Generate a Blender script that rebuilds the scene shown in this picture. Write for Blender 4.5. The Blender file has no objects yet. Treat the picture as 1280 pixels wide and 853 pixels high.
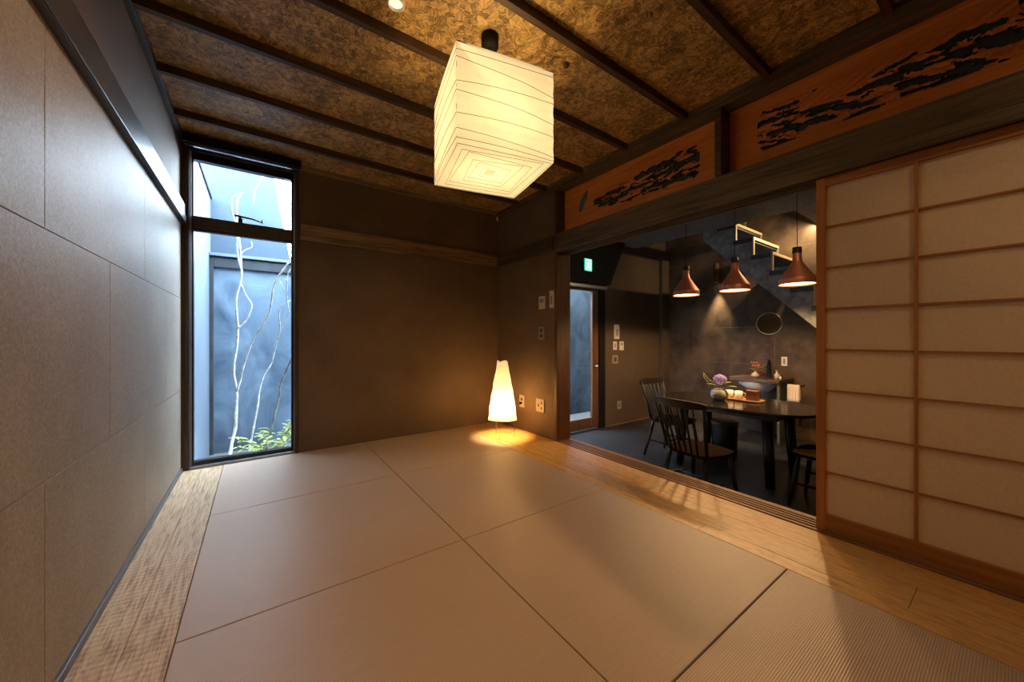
import bpy, bmesh, math, random
from mathutils import Vector, Matrix, noise
random.seed(7)
C = bpy.context.scene.collection
PI = math.pi

# ------------------------------------------------------------------ view geometry
F = 448.7; YAW = math.atan(317 / 448.7); CH = 1.05
cs, sn = math.cos(YAW), math.sin(YAW)
ZF = -0.35                       # level of the dining room floor and the courtyard

# ------------------------------------------------------------------ materials
def newmat(name):
    m = bpy.data.materials.new(name); m.use_nodes = True
    nt = m.node_tree; nt.nodes.clear()
    out = nt.nodes.new('ShaderNodeOutputMaterial')
    return m, nt, out
def N(nt, t, **kw):
    n = nt.nodes.new(t)
    for k, v in kw.items():
        if hasattr(n, k): setattr(n, k, v)
        else: n.inputs[k].default_value = v
    return n
def L(nt, a, b): nt.links.new(a, b)
def coords(nt, scale=(1, 1, 1), rot=(0, 0, 0), kind='Object'):
    tc = N(nt, 'ShaderNodeTexCoord'); mp = N(nt, 'ShaderNodeMapping')
    mp.inputs['Scale'].default_value = scale; mp.inputs['Rotation'].default_value = rot
    L(nt, tc.outputs[kind], mp.inputs['Vector']); return mp.outputs['Vector']
def ramp(nt, fac, stops):
    r = N(nt, 'ShaderNodeValToRGB'); e = r.color_ramp.elements
    while len(e) < len(stops): e.new(0.5)
    for i, (p, c) in enumerate(stops):
        e[i].position = p; e[i].color = tuple(c) + (1,) if len(c) == 3 else c
    L(nt, fac, r.inputs['Fac']); return r.outputs['Color']
def pbsdf(nt, out, rough=0.6, metal=0.0, spec=0.5, col=None):
    b = N(nt, 'ShaderNodeBsdfPrincipled')
    b.inputs['Roughness'].default_value = rough; b.inputs['Metallic'].default_value = metal
    b.inputs['Specular IOR Level'].default_value = spec
    if col is not None: b.inputs['Base Color'].default_value = tuple(col) + (1,)
    L(nt, b.outputs[0], out.inputs['Surface']); return b
def bump(nt, b, h, strength=0.3, dist=0.002):
    n = N(nt, 'ShaderNodeBump'); n.inputs['Strength'].default_value = strength; n.inputs['Distance'].default_value = dist
    L(nt, h, n.inputs['Height']); L(nt, n.outputs[0], b.inputs['Normal'])
def plain(name, col, rough=0.5, metal=0.0, spec=0.5, var=0.12, sc=30, bmp=0.0):
    """a colour with a little mottling and optional grain"""
    m, nt, out = newmat(name); b = pbsdf(nt, out, rough, metal, spec)
    v = coords(nt); n = N(nt, 'ShaderNodeTexNoise'); n.inputs['Scale'].default_value = sc; n.inputs['Detail'].default_value = 4
    L(nt, v, n.inputs['Vector'])
    c0 = [max(0, x * (1 - var)) for x in col]; c1 = [min(1, x * (1 + var)) for x in col]
    L(nt, ramp(nt, n.outputs['Fac'], [(0.3, c0), (0.7, c1)]), b.inputs['Base Color'])
    if bmp: bump(nt, b, n.outputs['Fac'], bmp)
    return m
def emit(name, col, s):
    m, nt, out = newmat(name); e = N(nt, 'ShaderNodeEmission')
    e.inputs['Color'].default_value = tuple(col) + (1,); e.inputs['Strength'].default_value = s
    L(nt, e.outputs[0], out.inputs['Surface']); return m
def wood(name, dark, light, axis='Y', rough=0.5, grain=1.0, bmp=0.15, spec=0.4, scale=1.0, metal=0.0):
    m, nt, out = newmat(name); b = pbsdf(nt, out, rough, metal, spec)
    s = {'X': (1.2, 22, 22), 'Y': (22, 1.2, 22), 'Z': (22, 22, 1.2)}[axis]
    v = coords(nt, tuple(x * scale for x in s))
    n = N(nt, 'ShaderNodeTexNoise'); n.inputs['Scale'].default_value = 1.6; n.inputs['Detail'].default_value = 7
    n.inputs['Roughness'].default_value = 0.65; n.inputs['Distortion'].default_value = 0.6
    L(nt, v, n.inputs['Vector'])
    L(nt, ramp(nt, n.outputs['Fac'], [(0.32, dark), (0.68, light)]), b.inputs['Base Color'])
    if bmp: bump(nt, b, n.outputs['Fac'], bmp, 0.003)
    return m

M = {}
# rough plaster, dark brown
def plaster(name, c0, c1, rough=0.8, bs=0.5, sc=160, spec=0.4):
    m, nt, out = newmat(name); b = pbsdf(nt, out, rough, 0, spec)
    v = coords(nt); n = N(nt, 'ShaderNodeTexNoise'); n.inputs['Scale'].default_value = sc; n.inputs['Detail'].default_value = 3
    L(nt, v, n.inputs['Vector'])
    n2 = N(nt, 'ShaderNodeTexNoise'); n2.inputs['Scale'].default_value = 2.5; n2.inputs['Detail'].default_value = 3
    L(nt, v, n2.inputs['Vector'])
    mx = N(nt, 'ShaderNodeMix', data_type='FLOAT'); mx.inputs[0].default_value = 0.35
    L(nt, n.outputs['Fac'], mx.inputs[2]); L(nt, n2.outputs['Fac'], mx.inputs[3])
    L(nt, ramp(nt, mx.outputs[0], [(0.35, c0), (0.65, c1)]), b.inputs['Base Color'])
    bump(nt, b, n.outputs['Fac'], bs, 0.003); return m
M['plaster'] = plaster('brown_plaster', (0.100, 0.066, 0.040), (0.185, 0.128, 0.080), 0.72, 0.5)
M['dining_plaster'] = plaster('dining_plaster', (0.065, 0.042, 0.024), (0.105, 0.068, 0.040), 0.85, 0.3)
M['panel'] = plaster('fibre_panel', (0.20, 0.168, 0.130), (0.34, 0.290, 0.230), 0.50, 0.22, 130, 0.35)
M['black'] = plain('black_paint', (0.008, 0.007, 0.006), 0.7, 0, 0.15)
M['board_dark'] = wood('dark_stained_board', (0.028, 0.019, 0.012), (0.105, 0.072, 0.045), 'Y', 0.45, spec=0.5)
M['board_dark_x'] = wood('dark_stained_board_x', (0.10, 0.060, 0.028), (0.36, 0.225, 0.11), 'X', 0.45, spec=0.5)
M['board_grey'] = wood('grey_stained_rail', (0.028, 0.026, 0.025), (0.060, 0.056, 0.054), 'Y', 0.32, spec=0.7, bmp=0.05)
M['lintel'] = wood('smoked_lintel_wood', (0.035, 0.025, 0.014), (0.165, 0.120, 0.066), 'Y', 0.55, bmp=0.3)
M['beam'] = wood('ceiling_batten', (0.024, 0.014, 0.008), (0.105, 0.060, 0.030), 'X', 0.55)
M['jamb'] = wood('brown_post_wood', (0.060, 0.024, 0.008), (0.150, 0.062, 0.022), 'Z', 0.5)
M['window_wood'] = wood('window_casing_wood', (0.030, 0.020, 0.012), (0.075, 0.050, 0.030), 'Z', 0.5)
M['shoji_frame_v'] = wood('shoji_cedar_upright', (0.34, 0.125, 0.028), (0.50, 0.205, 0.055), 'Z', 0.45)
M['shoji_frame_h'] = wood('shoji_cedar_rail', (0.26, 0.100, 0.022), (0.42, 0.175, 0.045), 'Y', 0.45)
M['ranma'] = wood('carved_cedar', (0.56, 0.165, 0.032), (0.80, 0.285, 0.065), 'Y', 0.42, bmp=0.08)
M['slate_back'] = plain('slate_blue_backing', (0.045, 0.058, 0.065), 0.7)
M['leaf_blue'] = plain('verdigris_paint', (0.10, 0.20, 0.22), 0.6)
M['black_metal'] = plain('black_metal', (0.016, 0.016, 0.018), 0.35, 0.4)
M['alu'] = plain('grey_aluminium', (0.22, 0.24, 0.27), 0.35, 0.6)
M['grey_base'] = plain('grey_skirting', (0.07, 0.08, 0.095), 0.4)
M['ivory'] = plain('ivory_plastic', (0.62, 0.55, 0.42), 0.4, var=0.03)
M['ivory_d'] = plain('grey_plastic', (0.25, 0.22, 0.18), 0.4, var=0.03)
M['dark_hole'] = plain('dark_slot', (0.02, 0.02, 0.02), 0.6)
M['copper'] = plain('brushed_copper', (0.80, 0.31, 0.17), 0.45, 0.6, var=0.06, sc=8)
M['copper_dark'] = plain('dark_copper_cap', (0.10, 0.045, 0.030), 0.5, 0.6)
M['lacquer'] = plain('black_lacquer_wood', (0.011, 0.009, 0.008), 0.42, 0, 0.22)
M['seat_black'] = plain('black_seat_paint', (0.020, 0.011, 0.007), 0.7, 0, 0.0)
M['tabletop'] = plain('black_tabletop', (0.010, 0.008, 0.007), 0.14, 0, 0.5, sc=5)
M['seat_brown'] = wood('brown_seat_wood', (0.045, 0.026, 0.016), (0.10, 0.055, 0.03), 'X', 0.35)
M['brass'] = plain('pale_wood_nosing', (0.42, 0.30, 0.16), 0.4, 0.0)
M['gold_tube'] = plain('bronze_tube', (0.30, 0.19, 0.09), 0.35, 0.8)
M['ceramic'] = plain('white_ceramic', (0.75, 0.70, 0.63), 0.2, var=0.04)
M['basin'] = plain('grey_white_basin', (0.80, 0.80, 0.78), 0.25, var=0.04)
M['vase'] = plain('mottled_stoneware', (0.50, 0.48, 0.40), 0.5, var=0.35, sc=35)
M['vase_white'] = plain('pale_stoneware', (0.6, 0.5, 0.42), 0.4, var=0.1)
M['towel'] = plain('cream_towel', (0.72, 0.60, 0.45), 0.9, var=0.05, sc=120, bmp=0.4)
M['tan_wood'] = wood('tan_tray_wood', (0.32, 0.16, 0.06), (0.5, 0.27, 0.11), 'Y', 0.4)
M['brown_box'] = wood('brown_box_wood', (0.14, 0.06, 0.025), (0.24, 0.11, 0.05), 'Y', 0.4)
M['green'] = plain('green_leaf', (0.20, 0.30, 0.05), 0.5, var=0.4, sc=40)
M['leaf_out'] = plain('yellow_green_leaf', (0.30, 0.36, 0.09), 0.5, var=0.45, sc=6)
M['petal'] = plain('hydrangea_petal', (0.42, 0.30, 0.68), 0.6, var=0.5, sc=18)
M['pink'] = plain('pink_blossom', (0.55, 0.16, 0.12), 0.6, var=0.4, sc=40)
M['twig'] = plain('pale_twig', (0.50, 0.42, 0.16), 0.6)
M['bark'] = plain('white_bark', (0.42, 0.42, 0.40), 0.7, var=0.45, sc=22)
M['bark_dark'] = plain('grey_bark', (0.12, 0.115, 0.11), 0.7, var=0.55, sc=22)
M['chrome'] = plain('chrome', (0.55, 0.55, 0.55), 0.15, 1.0)
M['soap'] = plain('soap_plastic', (0.55, 0.48, 0.42), 0.3)
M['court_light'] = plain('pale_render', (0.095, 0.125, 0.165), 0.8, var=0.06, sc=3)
M['soil'] = plain('dark_gravel', (0.09, 0.09, 0.09), 0.9, var=0.5, sc=60)
M['ground'] = M['soil']

# mottled grey courtyard wall
def mottled(name, c0, c1, sc):
    m, nt, out = newmat(name); b = pbsdf(nt, out, 0.85, 0, 0.3)
    v = coords(nt, (1, 1, 0.8)); n = N(nt, 'ShaderNodeTexNoise'); n.inputs['Scale'].default_value = sc
    n.inputs['Detail'].default_value = 6; n.inputs['Distortion'].default_value = 0.8; n.inputs['Roughness'].default_value = 0.55
    L(nt, v, n.inputs['Vector']); L(nt, ramp(nt, n.outputs['Fac'], [(0.35, c0), (0.68, c1)]), b.inputs['Base Color']); return m
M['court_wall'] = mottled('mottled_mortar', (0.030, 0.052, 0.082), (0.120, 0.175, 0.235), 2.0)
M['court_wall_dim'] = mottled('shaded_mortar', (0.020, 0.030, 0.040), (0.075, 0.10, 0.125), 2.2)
M['court_frame'] = mottled('mortar_frame', (0.020, 0.024, 0.030), (0.036, 0.043, 0.052), 3)
M['far_wall'] = mottled('neighbour_wall', (0.036, 0.055, 0.080), (0.056, 0.080, 0.108), 1.0)

# OSB flakes
def osb():
    m, nt, out = newmat('strand_board'); b = pbsdf(nt, out, 0.5, 0, 0.45)
    v = coords(nt)
    vo = N(nt, 'ShaderNodeTexVoronoi'); vo.inputs['Scale'].default_value = 38; vo.inputs['Randomness'].default_value = 1
    nz = N(nt, 'ShaderNodeTexNoise'); nz.inputs['Scale'].default_value = 18
    L(nt, v, nz.inputs['Vector'])
    mixv = N(nt, 'ShaderNodeMix', data_type='VECTOR'); mixv.inputs[0].default_value = 0.015
    L(nt, v, mixv.inputs[4]); L(nt, nz.outputs['Color'], mixv.inputs[5]); L(nt, mixv.outputs[1], vo.inputs['Vector'])
    sp = N(nt, 'ShaderNodeSeparateColor'); L(nt, vo.outputs['Color'], sp.inputs[0])
    ang = N(nt, 'ShaderNodeMath', operation='MULTIPLY'); ang.inputs[1].default_value = 6.28; L(nt, sp.outputs[0], ang.inputs[0])
    vr = N(nt, 'ShaderNodeVectorRotate', rotation_type='Z_AXIS'); L(nt, v, vr.inputs['Vector']); L(nt, ang.outputs[0], vr.inputs['Angle'])
    mp = N(nt, 'ShaderNodeMapping'); mp.inputs['Scale'].default_value = (9, 130, 30); L(nt, vr.outputs[0], mp.inputs['Vector'])
    n2 = N(nt, 'ShaderNodeTexNoise'); n2.inputs['Scale'].default_value = 1.3; n2.inputs['Detail'].default_value = 4; L(nt, mp.outputs[0], n2.inputs['Vector'])
    big = N(nt, 'ShaderNodeTexNoise'); big.inputs['Scale'].default_value = 5; L(nt, v, big.inputs['Vector'])
    a = N(nt, 'ShaderNodeMath', operation='MULTIPLY_ADD'); a.inputs[1].default_value = 0.20; L(nt, sp.outputs[1], a.inputs[0]); L(nt, n2.outputs['Fac'], a.inputs[2])
    a2 = N(nt, 'ShaderNodeMath', operation='MULTIPLY_ADD'); a2.inputs[1].default_value = 0.4; L(nt, big.outputs['Fac'], a2.inputs[0]); L(nt, a.outputs[0], a2.inputs[2])
    L(nt, ramp(nt, a2.outputs[0], [(0.50, (0.050, 0.030, 0.011)), (0.74, (0.23, 0.142, 0.052)), (0.98, (0.64, 0.42, 0.155))]), b.inputs['Base Color'])
    bump(nt, b, a2.outputs[0], 0.5, 0.002)
    return m
M['osb'] = osb()

def tatami():
    m, nt, out = newmat('tatami_weave'); b = pbsdf(nt, out, 0.44, 0, 0.6)
    v = coords(nt)
    w = N(nt, 'ShaderNodeTexWave', wave_type='BANDS', bands_direction='Y'); w.inputs['Scale'].default_value = 46; w.inputs['Distortion'].default_value = 0.15
    L(nt, v, w.inputs['Vector'])
    w2 = N(nt, 'ShaderNodeTexWave', wave_type='BANDS', bands_direction='X'); w2.inputs['Scale'].default_value = 80
    L(nt, v, w2.inputs['Vector'])
    n = N(nt, 'ShaderNodeTexNoise'); n.inputs['Scale'].default_value = 60; n.inputs['Detail'].default_value = 3
    L(nt, coords(nt, (0.1, 3, 1)), n.inputs['Vector'])
    a = N(nt, 'ShaderNodeMath', operation='MULTIPLY_ADD'); a.inputs[1].default_value = 0.25; L(nt, w2.outputs['Fac'], a.inputs[0]); L(nt, w.outputs['Fac'], a.inputs[2])
    a2 = N(nt, 'ShaderNodeMath', operation='MULTIPLY_ADD'); a2.inputs[1].default_value = 0.5; L(nt, n.outputs['Fac'], a2.inputs[0]); L(nt, a.outputs[0], a2.inputs[2])
    L(nt, ramp(nt, a2.outputs[0], [(0.15, (0.26, 0.188, 0.138)), (0.6, (0.43, 0.318, 0.236)), (1.3, (0.49, 0.37, 0.28))]), b.inputs['Base Color'])
    bump(nt, b, a.outputs[0], 0.35, 0.0012); return m
M['tatami'] = tatami()

def chiselled():
    m, nt, out = newmat('chiselled_chestnut'); b = pbsdf(nt, out, 0.45, 0, 0.5)
    v = coords(nt, (14, 1.1, 14))
    n = N(nt, 'ShaderNodeTexNoise'); n.inputs['Scale'].default_value = 1.3; n.inputs['Detail'].default_value = 3; n.inputs['Distortion'].default_value = 0.4
    L(nt, v, n.inputs['Vector'])
    rg = N(nt, 'ShaderNodeMath', operation='MULTIPLY'); rg.inputs[1].default_value = 75; L(nt, n.outputs['Fac'], rg.inputs[0])   # growth rings
    si = N(nt, 'ShaderNodeMath', operation='SINE'); L(nt, rg.outputs[0], si.inputs[0])
    f = N(nt, 'ShaderNodeTexNoise'); f.inputs['Scale'].default_value = 3; f.inputs['Detail'].default_value = 6; L(nt, coords(nt, (30, 2, 30)), f.inputs['Vector'])
    a = N(nt, 'ShaderNodeMath', operation='MULTIPLY_ADD'); a.inputs[1].default_value = 0.09; L(nt, si.outputs[0], a.inputs[0]); L(nt, f.outputs['Fac'], a.inputs[2])
    L(nt, ramp(nt, a.outputs[0], [(0.28, (0.30, 0.19, 0.105)), (0.5, (0.52, 0.37, 0.225)), (0.72, (0.64, 0.48, 0.31))]), b.inputs['Base Color'])
    r = N(nt, 'ShaderNodeTexWave', wave_type='BANDS', bands_direction='Y'); r.inputs['Scale'].default_value = 11; r.inputs['Distortion'].default_value = 2.2
    r.inputs['Detail'].default_value = 1.5; r.inputs['Detail Scale'].default_value = 2.5
    L(nt, coords(nt, (1, 1, 1), (0, 0, 0.12)), r.inputs['Vector'])
    bump(nt, b, r.outputs['Fac'], 0.6, 0.004); return m
M['chisel'] = chiselled()
def plainboard():
    m, nt, out = newmat('honey_board'); b = pbsdf(nt, out, 0.4, 0, 0.5)
    v = coords(nt, (30, 1.6, 30))
    n = N(nt, 'ShaderNodeTexNoise'); n.inputs['Scale'].default_value = 1.6; n.inputs['Detail'].default_value = 8; n.inputs['Roughness'].default_value = 0.7
    L(nt, v, n.inputs['Vector'])
    n3 = N(nt, 'ShaderNodeTexNoise'); n3.inputs['Scale'].default_value = 26; n3.inputs['Detail'].default_value = 2; L(nt, coords(nt, (1.5, 0.8, 1)), n3.inputs['Vector'])
    a = N(nt, 'ShaderNodeMix', data_type='FLOAT'); a.inputs[0].default_value = 0.3; L(nt, n.outputs['Fac'], a.inputs[2]); L(nt, n3.outputs['Fac'], a.inputs[3])
    L(nt, ramp(nt, a.outputs[0], [(0.33, (0.34, 0.175, 0.05)), (0.5, (0.58, 0.335, 0.11)), (0.68, (0.70, 0.44, 0.17))]), b.inputs['Base Color'])
    r = N(nt, 'ShaderNodeTexWave', wave_type='BANDS', bands_direction='Y'); r.inputs['Scale'].default_value = 14; r.inputs['Distortion'].default_value = 4
    L(nt, coords(nt), r.inputs['Vector'])
    bump(nt, b, r.outputs['Fac'], 0.15, 0.002); return m
M['honey'] = plainboard()

def tiles(name, c0, c1, grout, sx, sy, axes, rough=0.4, off=0.5, shift=(0, 0), mortar=0.006, bs=0.15, spec=0.5, nsc=2.2):
    """large-format tiles; axes picks which world axes run along the brick texture's u, v"""
    m, nt, out = newmat(name); b = pbsdf(nt, out, rough, 0, spec)
    tc = N(nt, 'ShaderNodeTexCoord'); sp = N(nt, 'ShaderNodeSeparateXYZ'); L(nt, tc.outputs['Object'], sp.inputs[0])
    cb = N(nt, 'ShaderNodeCombineXYZ')
    for i, a in enumerate(axes):
        ad = N(nt, 'ShaderNodeMath', operation='ADD'); ad.inputs[1].default_value = shift[i]
        L(nt, sp.outputs['XYZ'.index(a)], ad.inputs[0]); L(nt, ad.outputs[0], cb.inputs[i])
    br = N(nt, 'ShaderNodeTexBrick'); br.offset = off; br.inputs['Scale'].default_value = 1; br.inputs['Brick Width'].default_value = sx
    br.inputs['Row Height'].default_value = sy; br.inputs['Mortar Size'].default_value = mortar; br.inputs['Mortar Smooth'].default_value = 0.1
    br.inputs['Color1'].default_value = (1, 1, 1, 1); br.inputs['Color2'].default_value = (0.8, 0.8, 0.8, 1); br.inputs['Mortar'].default_value = (0, 0, 0, 1)
    L(nt, cb.outputs[0], br.inputs['Vector'])
    n = N(nt, 'ShaderNodeTexNoise'); n.inputs['Scale'].default_value = nsc; n.inputs['Detail'].default_value = 6; n.inputs['Roughness'].default_value = 0.6
    L(nt, tc.outputs['Object'], n.inputs['Vector'])
    col = ramp(nt, n.outputs['Fac'], [(0.35, c0), (0.65, c1)])
    mul = N(nt, 'ShaderNodeMix', data_type='RGBA', blend_type='MULTIPLY'); mul.inputs[0].default_value = 1
    L(nt, col, mul.inputs[6]); L(nt, br.outputs['Color'], mul.inputs[7])
    mx = N(nt, 'ShaderNodeMix', data_type='RGBA'); L(nt, br.outputs['Fac'], mx.inputs[0]); L(nt, mul.outputs[2], mx.inputs[6])
    mx.inputs[7].default_value = tuple(grout) + (1,)
    L(nt, mx.outputs[2], b.inputs['Base Color'])
    inv = N(nt, 'ShaderNodeMath', operation='SUBTRACT'); inv.inputs[0].default_value = 1; L(nt, br.outputs['Fac'], inv.inputs[1])
    ad = N(nt, 'ShaderNodeMath', operation='MULTIPLY_ADD'); ad.inputs[1].default_value = 0.3
    n4 = N(nt, 'ShaderNodeTexNoise'); n4.inputs['Scale'].default_value = 60; n4.inputs['Detail'].default_value = 3; L(nt, tc.outputs['Object'], n4.inputs['Vector'])
    L(nt, n4.outputs['Fac'], ad.inputs[0]); L(nt, inv.outputs[0], ad.inputs[2])
    bump(nt, b, ad.outputs[0], bs, 0.003); return m
M['tile_wall'] = tiles('dark_wall_tile', (0.038, 0.025, 0.018), (0.130, 0.088, 0.058), (0.12, 0.085, 0.055), 1.19, 0.56, 'YZ', 0.5, spec=0.25, shift=(0.32, -0.10), mortar=0.004)
M['tile_floor'] = tiles('dark_floor_tile', (0.012, 0.013, 0.016), (0.032, 0.033, 0.036), (0.006, 0.006, 0.007), 0.6, 0.6, 'XY', 0.38, off=0, bs=0.4)
M['concrete'] = plaster('grey_concrete', (0.065, 0.062, 0.058), (0.15, 0.145, 0.135), 0.7, 0.25, 25)
M['stair'] = plaster('stair_concrete', (0.10, 0.10, 0.10), (0.26, 0.26, 0.25), 0.6, 0.3, 14)
M['tread'] = plaster('dark_tread', (0.022, 0.024, 0.028), (0.05, 0.055, 0.06), 0.6, 0.3, 14)

def paper(name, col, em, ecol, transp, transl=0.6, nsc=14, weave=0.15):
    m, nt, out = newmat(name)
    n = N(nt, 'ShaderNodeTexNoise'); n.inputs['Scale'].default_value = nsc; n.inputs['Detail'].default_value = 5
    L(nt, coords(nt), n.inputs['Vector'])
    c = ramp(nt, n.outputs['Fac'], [(0.3, [x * (1 - weave) for x in col]), (0.7, col)])
    d = N(nt, 'ShaderNodeBsdfDiffuse'); t = N(nt, 'ShaderNodeBsdfTranslucent'); L(nt, c, d.inputs[0]); L(nt, c, t.inputs[0])
    mx = N(nt, 'ShaderNodeMixShader'); mx.inputs[0].default_value = transl; L(nt, d.outputs[0], mx.inputs[1]); L(nt, t.outputs[0], mx.inputs[2])
    cur = mx.outputs[0]
    if transp:
        tr = N(nt, 'ShaderNodeBsdfTransparent'); tr.inputs[0].default_value = tuple(ecol) + (1,)
        m2 = N(nt, 'ShaderNodeMixShader'); m2.inputs[0].default_value = transp; L(nt, cur, m2.inputs[1]); L(nt, tr.outputs[0], m2.inputs[2]); cur = m2.outputs[0]
    if em:
        e = N(nt, 'ShaderNodeEmission'); e.inputs[0].default_value = tuple(ecol) + (1,); e.inputs[1].default_value = em
        ad = N(nt, 'ShaderNodeAddShader'); L(nt, cur, ad.inputs[0]); L(nt, e.outputs[0], ad.inputs[1]); cur = ad.outputs[0]
    L(nt, cur, out.inputs['Surface']); return m
M['lantern_paper'] = paper('lantern_paper', (0.34, 0.32, 0.27), 0.50, (1.0, 0.78, 0.40), 0.0, 0.6)
M['lamp_paper'] = paper('lamp_paper', (0.52, 0.44, 0.30), 0.5, (1.0, 0.72, 0.34), 0.0, 0.7, 30, 0.2)
M['shoji_paper'] = paper('shoji_paper', (0.80, 0.66, 0.48), 0, (1, 1, 1), 0, 0.25, 90, 0.10)
M['rib'] = plain('bamboo_rib', (0.16, 0.10, 0.03), 0.7)
M['diffuser'] = emit('pendant_glow', (1.0, 0.66, 0.32), 9)
M['led'] = emit('led_strip', (1.0, 0.75, 0.40), 14)
M['exit_green'] = emit('exit_green', (0.02, 0.75, 0.38), 1.6)
M['exit_white'] = emit('exit_white', (0.75, 1.0, 0.88), 2.2)
def glass(name, tint=(0.93, 0.97, 1.0), refl=0.06, rough=0.0, frost=0.0):
    m, nt, out = newmat(name); t = N(nt, 'ShaderNodeBsdfTransparent'); t.inputs[0].default_value = tuple(tint) + (1,)
    g = N(nt, 'ShaderNodeBsdfGlossy'); g.inputs['Roughness'].default_value = rough
    fr = N(nt, 'ShaderNodeFresnel'); fr.inputs[0].default_value = 1.45
    geo = N(nt, 'ShaderNodeNewGeometry'); inv = N(nt, 'ShaderNodeMath', operation='SUBTRACT'); inv.inputs[0].default_value = 1; L(nt, geo.outputs['Backfacing'], inv.inputs[1])
    ml = N(nt, 'ShaderNodeMath', operation='MULTIPLY'); L(nt, fr.outputs[0], ml.inputs[0]); L(nt, inv.outputs[0], ml.inputs[1])
    mx = N(nt, 'ShaderNodeMixShader'); L(nt, ml.outputs[0], mx.inputs[0]); L(nt, t.outputs[0], mx.inputs[1]); L(nt, g.outputs[0], mx.inputs[2])
    L(nt, mx.outputs[0], out.inputs['Surface']); return m
M['glass'] = glass('window_glass')
def mirror():
    m, nt, out = newmat('mirror_glass'); pbsdf(nt, out, 0.03, 1.0, 0.5, (0.75, 0.75, 0.75)); return m
M['mirror'] = mirror()

# ------------------------------------------------------------------ mesh builder
class MB:
    def __init__(s): s.b = bmesh.new()
    def box(s, x0, x1, y0, y1, z0, z1, mi=0):
        v = [s.b.verts.new((x, y, z)) for x in (x0, x1) for y in (y0, y1) for z in (z0, z1)]
        for f in ((0, 1, 3, 2), (4, 6, 7, 5), (0, 4, 5, 1), (2, 3, 7, 6), (0, 2, 6, 4), (1, 5, 7, 3)):
            fc = s.b.faces.new([v[i] for i in f]); fc.material_index = mi
        return s
    def prism(s, pts, axis, a0, a1, mi=0):
        """polygon pts in the two other axes (in order), extruded along axis"""
        def P(p, a):
            return {'X': (a, p[0], p[1]), 'Y': (p[0], a, p[1]), 'Z': (p[0], p[1], a)}[axis]
        lo = [s.b.verts.new(P(p, a0)) for p in pts]; hi = [s.b.verts.new(P(p, a1)) for p in pts]
        n = len(pts); fs = [s.b.faces.new(lo), s.b.faces.new(hi[::-1])]
        for i in range(n): fs.append(s.b.faces.new((lo[i], lo[(i + 1) % n], hi[(i + 1) % n], hi[i])))
        for f in fs: f.material_index = mi
        return s
    def tube(s, pts, r, seg=8, mi=0, cap=True):
        pts = [Vector(p) for p in pts]; rr = r if isinstance(r, (list, tuple)) else [r] * len(pts)
        rings = []; up = None
        for i, p in enumerate(pts):
            d = (pts[min(i + 1, len(pts) - 1)] - pts[max(i - 1, 0)]).normalized()
            if up is None:
                up = Vector((0, 0, 1)) if abs(d.z) < 0.9 else Vector((1, 0, 0))
            a = d.cross(up).normalized(); b_ = a.cross(d).normalized(); up = b_
            rings.append([s.b.verts.new(p + (a * math.cos(2 * PI * k / seg) + b_ * math.sin(2 * PI * k / seg)) * rr[i]) for k in range(seg)])
        for i in range(len(rings) - 1):
            for k in range(seg):
                f = s.b.faces.new((rings[i][k], rings[i][(k + 1) % seg], rings[i + 1][(k + 1) % seg], rings[i + 1][k])); f.smooth = True; f.material_index = mi
        if cap:
            for rg in (rings[0][::-1], rings[-1]):
                f = s.b.faces.new(rg); f.material_index = mi
        return s
    def lathe(s, prof, c=(0, 0, 0), seg=32, mi=0, capb=False, capt=False, axis='Z', smooth=True):
        rings = []
        for r, z in prof:
            ring = []
            for k in range(seg):
                a = 2 * PI * k / seg
                p = {'Z': (r * math.cos(a), r * math.sin(a), z), 'X': (z, r * math.cos(a), r * math.sin(a)), 'Y': (r * math.cos(a), z, r * math.sin(a))}[axis]
                ring.append(s.b.verts.new((c[0] + p[0], c[1] + p[1], c[2] + p[2])))
            rings.append(ring)
        for i in range(len(rings) - 1):
            for k in range(seg):
                f = s.b.faces.new((rings[i][k], rings[i][(k + 1) % seg], rings[i + 1][(k + 1) % seg], rings[i + 1][k])); f.smooth = smooth; f.material_index = mi
        if capb: s.b.faces.new(rings[0][::-1]).material_index = mi
        if capt: s.b.faces.new(rings[-1]).material_index = mi
        return s
    def ball(s, c, r, seg=12, mi=0, sq=(1, 1, 1)):
        prof = [(max(1e-4, r * math.sin(PI * i / 8)), -r * math.cos(PI * i / 8)) for i in range(9)]
        n0 = len(s.b.verts); s.lathe(prof, (0, 0, 0), seg, mi)
        s.b.verts.ensure_lookup_table()
        for v in list(s.b.verts)[n0:]: v.co = Vector((c[0] + v.co.x * sq[0], c[1] + v.co.y * sq[1], c[2] + v.co.z * sq[2]))
        return s
    def quad(s, a, b_, c, d, mi=0):
        f = s.b.faces.new([s.b.verts.new(p) for p in (a, b_, c, d)]); f.material_index = mi; return s
    def build(s, name, mats, parent=None, bevel=0.0, kind=None, seg=2):
        me = bpy.data.meshes.new(name); bmesh.ops.recalc_face_normals(s.b, faces=s.b.faces[:]); s.b.to_mesh(me); s.b.free()
        for m in (mats if isinstance(mats, (list, tuple)) else [mats]): me.materials.append(M[m] if isinstance(m, str) else m)
        o = bpy.data.objects.new(name, me); C.objects.link(o)
        if parent is not None: o.parent = parent
        if bevel:
            md = o.modifiers.new('edge', 'BEVEL'); md.width = bevel; md.segments = seg; md.limit_method = 'ANGLE'; md.angle_limit = 0.6
        if kind: o['kind'] = kind
        return o
def tag(o, label=None, cat=None, group=None, kind=None):
    if label: o['label'] = label
    if cat: o['category'] = cat
    if group: o['group'] = group
    if kind: o['kind'] = kind
    return o
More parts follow.
